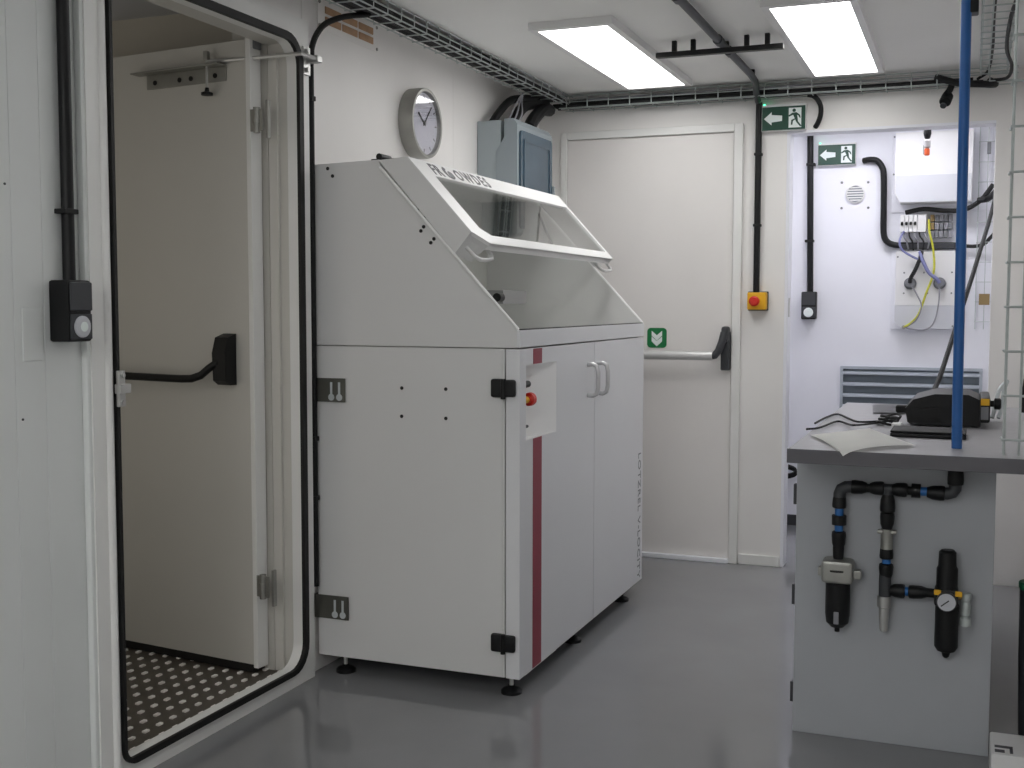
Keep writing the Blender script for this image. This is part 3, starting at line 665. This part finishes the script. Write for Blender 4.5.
# ceiling pipe with cross rail
cpipe = thing('ceiling_pipe', 'dark grey pipe running along the ceiling between the two light panels', 'pipe', (-.94, 4.3, CZ))
MB().tube([(-.910, 2.4, 2.245), (-.917, 5.14, 2.245), (-.922, 5.28, 2.242), (-.935, 5.38, 2.23), (-.943, 5.44, 2.212), (-.946, 5.50, 2.19)], .0150, 12).build('pipe', 'dark_grey', cpipe)
for y in (3.77, 4.44, 4.65): MB().cyl((-.915, y-.025, 2.245), (-.915, y+.025, 2.245), .0195, 12).build('coupling', 'dark_grey', cpipe)
for y in (4.58, 5.16): MB().box(-.930, -.904, y-.01, y+.01, 2.245, CZ, .002).build('clip', 'black_matte', cpipe)
crl = thing('cross_rail', 'short black rail with stand-offs crossing the ceiling pipe', 'rail', (-.93, 4.50, CZ))
MB().box(-1.172, -.681, 4.485, 4.515, 2.208, 2.228, .003).build('rail', 'black_plastic', crl)
for x in (-1.10, -1.026, -.82, -.742): MB().box(x-.009, x+.009, 4.49, 4.51, 2.226, CZ, .002).build('standoff', 'black_matte', crl)
# little black camera under the tray
sc = thing('spot_camera', 'small black camera hanging from the back tray left of the blue pipe', 'camera', (-.12, 5.44, 2.1))
MB().tube([(-.105, 5.46, 2.20), (-.112, 5.45, 2.178), (-.125, 5.44, 2.160)], .014, 10).build('arm', 'black_matte', sc)
m = MB().lathe([(.012, 0), (.024, .008), (.025, .05), (.021, .056)], (-.118, 5.465, 2.160), (-.25, -.75, -.75), 18).build('body', 'black_plastic', sc)
MB().cyl((-.1345, 5.4155, 2.1105), (-.1365, 5.4095, 2.1045), .013, 14).build('lens', 'dark_grey', sc)

# ------------------------------------------------------------------ room beyond the opening
fF = lambda a, b_, c: (-.838+a*.85, FY-b_, 1.168+c*.98)
outlet_box('socket_box', 'black socket box with white round outlet in the room beyond', None, fF, 'sign_white', 0)
cn = thing('conduit', 'black conduit running down to the socket box in the room beyond', 'conduit', (-.84, FY-.02, 1.32))
MB().tube([(-.836, FY-.02, 1.315), (-.842, FY-.02, 1.7), (-.852, FY-.02, CZ)], .017, 12).build('pipe', 'black_plastic', cn)
for z in (2.02, 1.60): MB().box(-.868, -.82, FY-.04, FY, z-.007, z+.007, .002).build('clip', 'black_matte', cn)
rv = thing('round_vent', 'round slatted air vent on the wall of the room beyond', 'vent', (-.606, FY, 1.80))
MB().lathe([(.052, 0), (.052, .012), (.044, .016), (.044, .006)], (-.606, FY, 1.853), (0, -1, 0), 28, cap=False).build('rim', 'white_plastic', rv)
MB().cyl((-.606, FY-.002, 1.853), (-.606, FY-.004, 1.853), .045, 24).build('backing', 'grille_dark', rv)
for i in range(6):
    z = 1.853-.034+.0136*i; w_ = math.sqrt(max(.044**2-(z-1.853)**2, 0))
    MB().box(-.606-w_, -.606+w_, FY-.012, FY-.004, z-.004, z+.004).build('slat', 'white_plastic', rv)
for x, z in ((-.679, 1.917), (-.540, 1.914), (-.678, 1.778), (-.537, 1.776)):
    MB().cyl((x, FY, z), (x, FY-.004, z), .007, 8).build('screw', 'mid_grey', rv)
solo(MB().tube([(-.565, FY-.01, 2.03), (-.53, FY-.03, 2.032), (-.495, FY-.03, 2.025), (-.468, FY-.03, 1.99), (-.458, FY-.03, 1.94), (-.454, FY-.03, 1.75), (-.452, FY-.03, 1.64), (-.438, FY-.03, 1.595), (-.40, FY-.03, 1.572), (-.33, FY-.03, 1.567), (-.06, FY-.03, 1.562)], .0165, 12, 4).build('conduit', 'black_plastic'), 'thick black bent conduit around the fuse panel in the room beyond', 'conduit')
solo(MB().tube([(-.06, FY-.03, 1.562), (.0, FY-.04, 1.556), (.05, FY-.05, 1.565), (.085, FY-.06, 1.60), (.11, FY-.06, 1.63)], .010, 10, 4).build('cable', 'cable'), 'black cable continuing from the bent conduit to the wire mesh', 'cable')
ub = thing('distribution_box', 'white distribution box under the top of the opening in the room beyond', 'electrical box', (-.2, FY, 1.75))
MB().box(-.418, .078, FY-.008, FY, 1.745, 2.185, .002).build('mounting_plate', 'wall_far', ub)
m = MB(); m.prism([(-.395, 1.835), (-.365, 1.785), (-.012, 1.785), (-.012, 2.155), (-.395, 2.155)], XZ, FY-.12, FY-.008); m.build('body', 'white_plastic', ub)
m = MB(); m.prism([(-.390, 1.840), (-.365, 1.79), (-.016, 1.79), (-.016, 1.93), (-.390, 1.93)], XZ, FY-.126, FY-.12); m.build('lower_cover', 'pale_grey', ub)
for x, z in ((-.408, 2.15), (-.408, 1.95)): MB().cyl((x, FY-.008, z), (x, FY-.012, z), .005, 8).build('screw', 'mid_grey', ub)
bs = thing('breaker_row', 'row of white circuit breakers with black levers in the room beyond', 'circuit breakers', (-.3, FY, 1.63))
for i in range(4):
    x = -.366+.022*i
    k = MB().box(x, x+.0205, FY-.07, FY-.006, 1.635, 1.728, .003).build('breaker', 'white_plastic', bs)
    MB().box(x+.004, x+.016, FY-.082, FY-.07, 1.672, 1.69, .002).build('lever', 'black_plastic', k)
MB().box(-.278, -.234, FY-.07, FY-.006, 1.635, 1.728, .003).build('module', 'white_plastic', bs)
tb = thing('terminal_strip', 'strip of grey terminal blocks beside the white circuit breakers', 'terminal blocks', (-.16, FY, 1.6))
for i in range(5):
    for j in range(3):
        x = -.215+.023*i; z = 1.605+.043*j
        MB().box(x, x+.020, FY-.045, FY-.006, z, z+.036, .003).build('terminal', 'bronze' if i == 0 and j else ('mid_grey' if (i+j) % 2 else 'wire_grey'), tb)
solo(MB().box(-.36, -.09, FY-.05, FY-.006, 1.545, 1.575, .003).build('cable_duct', 'dark_grey'), 'dark cable duct under the terminal blocks in the room beyond', 'cable duct')
for i in range(5):
    solo(MB().tube([(-.345+.025*i, FY-.05, 1.64), (-.343+.027*i, FY-.075, 1.61), (-.33+.028*i, FY-.075, 1.585), (-.32+.024*i, FY-.055, 1.54)], .0045, 6, 4).build('wire', 'cable' if i % 2 else 'wire_grey'), ('dark' if i % 2 else 'pale')+' short wire looping out below the white circuit breakers', 'wire', 'wires below the breakers, '+('dark' if i % 2 else 'pale'))
solo(MB().tube([(-.34, FY-.06, 1.74), (-.25, FY-.075, 1.755), (-.15, FY-.07, 1.745), (-.05, FY-.09, 1.745), (.03, FY-.10, 1.79), (.09, FY-.10, 1.87)], .0125, 10, 4).build('cable', 'cable'), 'black cable sweeping under the white distribution box', 'cable')
lp_ = thing('gland_board', 'white panel with two cable glands below the terminal blocks', 'panel', (-.235, FY, 1.11))
MB().box(-.408, -.055, FY-.012, FY, 1.115, 1.545, .002).build('plate', 'wall_far', lp_)
MB().box(-.385, -.058, FY-.05, FY-.012, 1.245, 1.535, .004).build('upper_cover', 'white_plastic', lp_)
m = MB(); m.prism([(-.385, 1.16), (-.352, 1.12), (-.058, 1.12), (-.058, 1.245), (-.385, 1.245)], XZ, FY-.05, FY-.012); m.build('lower_cover', 'pale_grey', lp_)
for x in (-.308, -.160):
    k = MB().lathe([(.032, 0), (.032, .012), (.024, .016), (.022, .035), (.014, .038)], (x, FY-.05, 1.362), (0, -1, 0), 20).build('cable_gland', 'mid_grey', lp_)
for x, z in ((-.34, 1.42), (-.24, 1.42), (-.10, 1.42), (-.34, 1.31), (-.22, 1.31), (-.10, 1.31), (-.09, 1.135), (-.375, 1.505)):
    MB().cyl((x, FY-.05, z), (x, FY-.053, z), .005, 8).build('screw', 'mid_grey', lp_)
MB().cyl((-.335, FY-.05, 1.128), (-.335, FY-.075, 1.128), .011, 10).build('earth_lug', 'dull_steel', lp_)
def wire(pts, r, m, label): return solo(MB().tube(pts, r, 7, 5).build('wire', m), label, 'wire')
wire([(-.255, FY-.06, 1.53), (-.262, FY-.08, 1.49), (-.285, FY-.09, 1.43), (-.305, FY-.09, 1.39), (-.308, FY-.085, 1.365)], .011, 'cable', 'thick dark cable bending into the left cable gland')
wire([(-.262, FY-.06, 1.53), (-.25, FY-.085, 1.49), (-.215, FY-.09, 1.42), (-.175, FY-.09, 1.385), (-.16, FY-.085, 1.365)], .010, 'wire_blue', 'blue grey cable bending into the right cable gland')
wire([(-.345, FY-.07, 1.64), (-.365, FY-.09, 1.59), (-.35, FY-.09, 1.54), (-.29, FY-.085, 1.50), (-.25, FY-.08, 1.485)], .006, 'wire_blue', 'thin blue wire looping beside the breakers')
wire([(-.222, FY-.06, 1.70), (-.215, FY-.09, 1.63), (-.195, FY-.09, 1.54), (-.19, FY-.085, 1.42), (-.225, FY-.085, 1.31), (-.26, FY-.08, 1.2), (-.30, FY-.075, 1.15), (-.335, FY-.07, 1.128)], .006, 'green_yellow', 'long green and yellow earth wire hanging down the panel')
wire([(-.300, FY-.085, 1.35), (-.27, FY-.09, 1.30), (-.247, FY-.09, 1.24), (-.27, FY-.085, 1.17), (-.32, FY-.07, 1.13)], .004, 'wire_grey', 'thin grey wire from the left gland to the earth lug')
wire([(-.158, FY-.085, 1.34), (-.163, FY-.09, 1.24), (-.185, FY-.09, 1.15), (-.23, FY-.085, 1.115), (-.30, FY-.075, 1.12), (-.335, FY-.07, 1.13)], .004, 'wire_grey', 'thin grey wire from the right gland to the earth lug')
# louvre
lv = thing('louvre_grille', 'grey louvred air grille low on the wall behind the worktop', 'vent', (-.3, FY, .45))
MB().box(-.662, .06, FY-.006, FY, .44, .905, .002).build('backing', 'grille_dark', lv)
fr2 = MB(); fr2.ring(rrect(-.665, .065, .435, .91, 0, 1), rrect(-.650, .05, .45, .895, 0, 1), XZ, FY-.02, FY); fr2.build('frame', 'grille_grey', lv, smooth=False)
for i in range(7):
    z = .885-.062*i
    m = MB(); m.prism([(FY-.004, z), (FY-.030, z-.012), (FY-.030, z-.020), (FY-.004, z-.006)], lambda p, q, a: (a, p, q), -.65, .05); m.build('slat', 'grille_grey', lv, smooth=False)
    MB().box(-.65, .05, FY-.010, FY-.006, z-.055, z-.02).build('mesh_strip', 'grille_dark', lv)
# hanging coupling in front of the distribution box
hc = thing('hose_coupling', 'blue and orange air hose coupling hanging from the opening top', 'hose coupling', (-.225, 6.0, 1.97))
X_, Y_ = -.222, 6.10
MB().cyl((X_, Y_, CZ), (X_, Y_, 2.10), .007, 10).build('hose', 'blue_pipe', hc)
MB().lathe([(.010, 0), (.017, .006), (.019, .030), (.014, .05), (.010, .055)], (X_, Y_, 2.115), (0, 0, -1), 14).build('upper_fitting', 'black_plastic', hc)
MB().lathe([(.012, 0), (.016, .004), (.016, .036), (.010, .04)], (X_, Y_, 2.055), (0, 0, -1), 14).build('body', 'alu', hc)
MB().lathe([(.010, 0), (.013, .006), (.013, .03), (.009, .034)], (X_, Y_, 2.013), (0, 0, -1), 14).build('tip', 'orange', hc, 'orange tip')
MB().box(X_-.018, X_-.014, Y_-.006, Y_+.006, 1.985, 2.03, .001, 1).build('lever', 'dull_steel', hc)
# mesh in the far right corner
tray('upright wire mesh tray in the corner of the room beyond', (.02, FY-.06, 1.12), (0, 0, 1), (1, 0, 0), (0, 1, 0), 1.10, wdt=.14, hgt=.05, step=.104, r=.0022)
solo(MB().box(.036, .088, FY-.075, FY-.066, 1.248, 1.306, .001, 1).build('tag_plate', 'bronze'), 'small tan tag on the wire mesh in the room beyond', 'tag')
solo(MB().box(.055, .075, FY-.10, FY-.068, 2.03, 2.09, .003).build('cable_clamp', 'mid_grey'), 'grey clamp high on the wire mesh in the room beyond', 'clamp')
solo(MB().tube([(.125, 6.3, 2.26), (.115, 6.25, 2.0), (.09, 6.1, 1.75), (.02, 5.6, 1.45), (-.05, 5.1, 1.18), (-.10, 4.75, .99), (-.125, 4.55, .92), (-.13, 4.35, .905)], .0095, 10, 5).build('cable', 'cable'), 'long black cable slanting from the corner down to the black case', 'cable')
solo(MB().tube([(.13, 6.2, 2.26), (.128, 6.2, 2.0), (.12, 6.22, 1.85), (.075, 6.5, 1.80), (.02, 6.55, 1.79)], .016, 10, 5).build('cable', 'cable'), 'thick black cable in the top right corner of the opening', 'cable')
# cable coil low at the far left
cc = MB()
for k in range(3): cc.tube([(-.98+.10*math.cos(a)*.9, FY-.03-.012*k, .30+.10*math.sin(a)*.3+.01*k) for a in [2*PI*i/20 for i in range(21)]], .007, 6)
solo(cc.build('cable_coil', 'cable'), 'black cable coil hanging low on the wall beyond the opening', 'cable coil')

# ------------------------------------------------------------------ workbench with pneumatics
wb_ = thing('workbench', 'grey workbench with pale end panel at the right', 'workbench', (-.15, 4.0, 0))
MB().box(-.452, RX-.004, 3.178, 4.775, .823, .860, .003).build('worktop', 'worktop', wb_, 'grey worktop')
MB().box(-.4535, RX-.003, 3.174, 3.179, .822, .8605, .001, 1).build('edge_band', 'worktop_edge', wb_)
MB().box(-.456, .076, 3.400, 3.422, .0, .823, .002).build('end_panel', 'bench_panel', wb_, 'pale grey end panel')
MB().box(-.456, -.10, 4.72, 4.742, .0, .823, .002).build('end_panel', 'bench_panel', wb_)
MB().box(-.40, -.10, 3.422, 4.72, .0, .08, .002).build('plinth', 'bench_panel', wb_)
for ya, yb in ((3.430, 4.068), (4.074, 4.712)):
    k = MB().box(-.458, -.440, ya, yb, .09, .815, .002).build('cabinet_door', 'machine_white', wb_)
for z in (.115, .405, .70):
    MB().box(-.466, -.455, 3.408, 3.428, z-.03, z+.03, .002).build('hinge', 'dark_grey', wb_)
# blue compressed air pipe
bp = thing('air_pipe', 'bright blue vertical compressed air pipe passing through the worktop', 'pipe', (-.028, 3.36, .8))
MB().tube([(-.026, 3.36, .800), (-.028, 3.36, 1.0), (-.034, 3.36, CZ)], .0138, 18).build('pipe', 'blue_pipe', bp)
for z in (2.13, 2.04): MB().box(-.026, -.002, 3.35, 3.40, z-.02, z+.02, .004).build('clip', 'black_plastic', bp)
# fittings
PY = 3.362
an = thing('air_line', 'black compressed air fittings line mounted on the bench end panel', 'air fittings', (-.2, PY, .3))
def fit(p0, p1, r, par=an, name='compression_nut', m='black_plastic'):
    p0, p1 = Vector(p0), Vector(p1); L = (p1-p0).length
    return MB().lathe([(r*.72, 0), (r*.95, L*.06), (r, L*.25), (r*.92, L*.7), (r*.68, L)], p0, p1-p0, 14).build(name, m, par)
def P3(x, z): return (x, PY, z)
fit(P3(-.027, .757), P3(-.027, .822), .022)
MB().tube([P3(-.027, .765), P3(-.028, .748), P3(-.034, .738), P3(-.048, .734), P3(-.066, .734)], .017, 12).build('elbow', 'dark_grey', an)
fit(P3(-.052, .734), P3(-.100, .735), .021)
MB().cyl(P3(-.09, .736), P3(-.30, .737), .012, 12).build('pipe', 'black_matte', an)
MB().cyl(P3(-.118, .736), P3(-.098, .736), .0125, 12).build('blue_ring', 'blue_ring', an)
MB().cyl(P3(-.140, .737), P3(-.116, .737), .020, 12).build('collar', 'black_plastic', an)
fit(P3(-.150, .737), P3(-.192, .738), .020); 
MB().cyl(P3(-.188, .738), P3(-.222, .738), .014, 12).build('tee', 'dark_grey', an)
fit(P3(-.212, .738), P3(-.250, .738), .020)
fit(P3(-.302, .738), P3(-.258, .738), .020)
MB().tube([P3(-.295, .738), P3(-.315, .737), P3(-.327, .730), P3(-.332, .717), P3(-.332, .69)], .017, 12).build('elbow', 'dark_grey', an)
fit(P3(-.332, .675), P3(-.332, .715), .020)
MB().cyl(P3(-.332, .60), P3(-.332, .69), .012, 12).build('pipe', 'blue_ring', an, 'blue pipe stub')
MB().cyl(P3(-.332, .628), P3(-.332, .655), .020, 12).build('collar', 'black_plastic', an)
fit(P3(-.332, .610), P3(-.332, .560), .020)
# middle branch
MB().cyl(P3(-.202, .74), P3(-.202, .70), .014, 12).build('tee_leg', 'dark_grey', an)
fit(P3(-.202, .672), P3(-.202, .722), .021)
fit(P3(-.202, .672), P3(-.202, .625), .020)
v = MB(); v.cyl(P3(-.202, .625), P3(-.202, .565), .017, 14); v.box(-.228, -.176, PY-.012, PY+.012, .612, .622, .003); v.build('ball_valve', 'dull_steel', an, 'nickel ball valve')
fit(P3(-.202, .540), P3(-.202, .580), .019)
MB().cyl(P3(-.202, .525), P3(-.202, .545), .012, 12).build('blue_ring', 'blue_ring', an)
fit(P3(-.202, .528), P3(-.202, .486), .020)
MB().cyl(P3(-.204, .495), P3(-.204, .43), .0165, 12).build('tee', 'dark_grey', an)
q = MB(); q.lathe([(.019, 0), (.019, .03), (.014, .034), (.014, .06), (.012, .07), (.012, .095), (.009, .10)], P3(-.205, .435), (0, 0, -1), 16); q.build('quick_coupling', 'steel', an, 'nickel quick coupling')
fit(P3(-.150, .453), P3(-.190, .453), .020)
MB().cyl(P3(-.155, .453), P3(-.12, .454), .0125, 12).build('blue_ring', 'blue_ring', an)
fit(P3(-.142, .453), P3(-.092, .455), .019)
MB().cyl(P3(-.10, .455), P3(-.07, .455), .013, 12).build('nipple', 'black_matte', an)
# filter on the left
af = thing('air_filter', 'black bowl air filter with grey head at the left of the bench panel', 'air filter', (-.33, PY, .3))
fit(P3(-.332, .575), P3(-.332, .520), .016, af, 'inlet_nut')
hd = MB(); hd.box(-.376, -.288, PY-.035, PY+.036, .463, .530, .012); hd.box(-.386, -.366, PY-.015, PY+.015, .480, .505, .003); hd.box(-.298, -.268, PY-.014, PY+.014, .478, .502, .003)
hd.build('head', 'dull_steel', af, 'grey metal head')
MB().cyl(P3(-.332, .503), P3(-.332, .498), .040, 20).build('seal', 'black_matte', af)
bw = MB().lathe([(.034, 0), (.034, .09), (.031, .115), (.018, .128), (.007, .131), (.007, .142)], P3(-.331, .463), (0, 0, -1), 22).build('bowl', 'black_plastic', af, 'black bowl')
MB().box(-.338, -.324, PY-.0365, PY-.033, .350, .385, .002).build('sight_glass', 'wire_grey', bw)
# regulator on the right
rg = thing('pressure_regulator', 'tall black pressure regulator with round white gauge', 'pressure regulator', (-.042, PY, .28))
MB().lathe([(.028, 0), (.028, .06), (.024, .068), (.023, .105), (.017, .112)], P3(-.042, .467), (0, 0, 1), 22).build('adjusting_knob', 'black_plastic', rg)
hd = MB(); hd.box(-.074, -.012, PY-.03, PY+.036, .425, .475, .008); hd.build('head', 'black_plastic', rg)
for x in (-.074, -.020): MB().box(x, x+.018, PY-.034, PY-.028, .458, .473, .002).build('clamp', 'yellow', rg, 'yellow clamp')
MB().lathe([(.031, 0), (.031, .118), (.024, .130), (.012, .134), (.009, .146), (.005, .15)], P3(-.040, .428), (0, 0, -1), 22).build('bowl', 'black_plastic', rg)
gg = MB().lathe([(.027, 0), (.027, .012), (.024, .014)], (-.041, PY-.03, .443), (0, -1, 0), 24).build('gauge', 'dark_grey', rg)
MB().cyl((-.041, PY-.044, .443), (-.041, PY-.046, .443), .0235, 24).build('dial', 'gauge_face', gg, 'white round gauge')
m = MB(); m.obox(Matrix.Translation((-.045, PY-.0468, .440)) @ Matrix.Rotation(math.radians(-40), 4, 'Y'), .026, .001, .003); m.build('needle', 'black_matte', gg)
MB().cyl(P3(-.012, .452), P3(.004, .452), .010, 12).build('outlet', 'bronze', rg)
MB().lathe([(.014, 0), (.014, .02), (.011, .024), (.013, .03), (.013, .06), (.010, .064), (.015, .07), (.015, .09)], P3(.008, .463), (0, 0, -1), 16).build('quick_coupling', 'zinc', rg, 'nickel quick coupling')

# ------------------------------------------------------------------ on the worktop
TZ = .8605
def sheet(name, corners, label, nz, m='paper', lift=0):
    """curled paper: bilinear patch with gentle waves and real thickness"""
    b = bmesh.new(); n = 12; G = []
    a, b_, c, d_ = [Vector((*p, 0)) for p in corners]
    for i in range(n+1):
        row = []
        for j in range(n+1):
            u, v = i/n, j/n; p = a.lerp(b_, u).lerp(d_.lerp(c, u), v)
            z = TZ+lift+nz(u, v); row.append(b.verts.new((p.x, p.y, z)))
        G.append(row)
    fs = [b.faces.new((G[i][j], G[i+1][j], G[i+1][j+1], G[i][j+1])) for i in range(n) for j in range(n)]
    bmesh.ops.solidify(b, geom=fs, thickness=.0012)
    mb = MB(); mb.bm.free(); mb.bm = b
    return mb.build(name, m)
solo(sheet('paper_sheet', [(-.435, 3.50), (-.285, 3.76), (-.130, 3.345), (-.303, 3.130)], '', lambda u, v: .004-.012*((1-u)*v)**9+.006*math.sin(u*3.1)*v+.004*(1-u)*math.sin(v*3.1)), 'white paper sheets lying loose at the worktop corner', 'paper')
solo(sheet('paper_sheet', [(-.425, 3.545), (-.33, 3.70), (-.20, 3.36), (-.318, 3.16)], '', lambda u, v: .001+.001*math.sin(u*3), lift=0), 'lower white sheet peeking out under the loose paper', 'paper')
solo(sheet('paper_sheet', [(-.345, 4.66), (-.20, 4.72), (-.19, 4.33), (-.315, 4.30)], '', lambda u, v: .002+.004*math.sin(u*3), 'print_grey' and 'wire_grey'), 'grey sheet lying flat behind the black case', 'paper')
lt = thing('notebook_computer', 'flat black closed notebook computer in front of the black case', 'notebook', (-.1, 3.66, TZ))
MB().box(-.213, -.003, 3.575, 3.735, TZ, TZ+.012, .003).build('base', 'black_plastic', lt)
MB().box(-.213, -.003, 3.577, 3.735, TZ+.013, TZ+.019, .003).build('screen_lid', 'black_matte', lt)
pc = thing('black_case', 'black projector-like case with yellow label behind the blue pipe', 'projector', (-.06, 4.05, TZ))
body = [(-.182, TZ+.012), (-.190, TZ+.055), (-.165, TZ+.085), (-.10, TZ+.104), (.0, TZ+.104), (.035, TZ+.088), (.038, TZ+.004), (-.17, TZ+.004)]
MB().prism(body, XZ, 3.93, 4.22).build('body', 'black_plastic', pc)
m = MB(); m.prism([(-.165, TZ+.020), (-.170, TZ+.055), (-.09, TZ+.060), (-.085, TZ+.018)], XZ, 3.922, 3.93); m.build('port_panel', 'black_matte', pc)
MB().box(.034, .064, 3.90, 4.20, TZ+.02, TZ+.098, .006).build('end_block', 'black_plastic', pc)
MB().box(.036, .061, 3.898, 3.901, TZ+.075, TZ+.096).build('label_yellow', 'yellow', pc, 'yellow warning label')
MB().box(.037, .059, 3.898, 3.901, TZ+.03, TZ+.070).build('label_grey', 'mid_grey', pc, 'grey rating label')
MB().lathe([(.010, 0), (.010, .010), (.018, .012), (.018, .028), (.013, .032)], (.064, 3.94, TZ+.078), (1, 0, 0), 18).build('knob', 'black_plastic', pc)
for x in (-.15, .02):
    for y in (3.96, 4.19): MB().cyl((x, y, TZ), (x, y, TZ+.006), .012, 10).build('foot', 'rubber', pc)
m = MB().box(-.222, -.186, 3.985, 4.02, TZ+.035, TZ+.060, .006); m.build('plug', 'black_matte', pc)
cl = MB()
for k in range(3):
    cl.tube([(-.245+.030*math.cos(a)+.006*k, 3.93+.05*math.sin(a), TZ+.008+.010*k+.004*math.sin(2*a)) for a in [2*PI*i/18 for i in range(19)]], .0042, 6)
solo(cl.build('cable_coil', 'cable'), 'small tangled black cable coil left of the black case', 'cable coil')
solo(MB().tube([(-.27, 3.96, TZ+.008), (-.33, 3.93, TZ+.006), (-.37, 4.02, TZ+.006), (-.425, 4.18, TZ+.006), (-.448, 4.05, TZ+.006), (-.462, 3.85, TZ+.004)], .0035, 6, 6).build('cable', 'cable'), 'thin black cable trailing to the bench edge, behind', 'cable')
solo(MB().tube([(-.27, 3.90, TZ+.008), (-.325, 3.72, TZ+.016), (-.36, 3.85, TZ+.006), (-.40, 3.92, TZ+.006), (-.43, 3.70, TZ+.006), (-.465, 3.66, TZ+.004)], .0035, 6, 6).build('cable', 'cable'), 'thin black cable trailing to the bench edge, nearest the paper', 'cable')
solo(MB().box(-.225, -.195, 3.84, 3.90, TZ, TZ+.014, .003).build('power_plug', 'white_plastic'), 'small white plug beside the cable coil', 'plug')
# clear tubing at the right end, thin
for i in range(2):
    solo(MB().tube([(.075+.02*i, 4.2, TZ+.01), (.085+.02*i, 4.22, TZ+.05), (.095+.015*i, 4.24, TZ+.10), (.12, 4.28, TZ+.13)], .007, 8, 4).build('clear_hose', 'clear_plastic'), 'short translucent hose at the right end of the worktop', 'hose', 'translucent hoses')
solo(MB().tube([(.15, 3.45, 1.25), (.15, 3.45, 1.08), (.142, 3.46, .99), (.14, 3.46, .955)], .010, 8, 4).build('cable', 'cable'), 'black cable end hanging behind the upright wire tray', 'cable')

# ------------------------------------------------------------------ right of the bench, near the floor
sx = thing('junction_box', 'white box with black marks on the floor at the lower right corner', 'junction box', (.135, 3.26, 0))
MB().box(.078, .21, 3.19, 3.36, 0, .088, .005).build('housing', 'white_plastic', sx)
m = MB(); m.box(.088, .112, 3.205, 3.225, .088, .0888); m.box(.088, .132, 3.240, 3.256, .088, .0888); m.box(.124, .132, 3.205, 3.256, .088, .0888)
m.build('printed_mark', 'print_dark', sx, 'dark printed mark')
bn = thing('waste_bin', 'dark grey bin with green rim standing in the gap right of the bench panel', 'bin', (.155, 3.6, 0))
MB().lathe([(.030, 0), (.036, .22), (.038, .44)], (.190, 3.62, 0), (0, 0, 1), 20).build('body', 'dark_grey', bn)
MB().lathe([(.0385, .43), (.041, .435), (.041, .45), (.0385, .452)], (.190, 3.62, 0), (0, 0, 1), 20).build('rim', 'green_rim', bn, 'green rim')
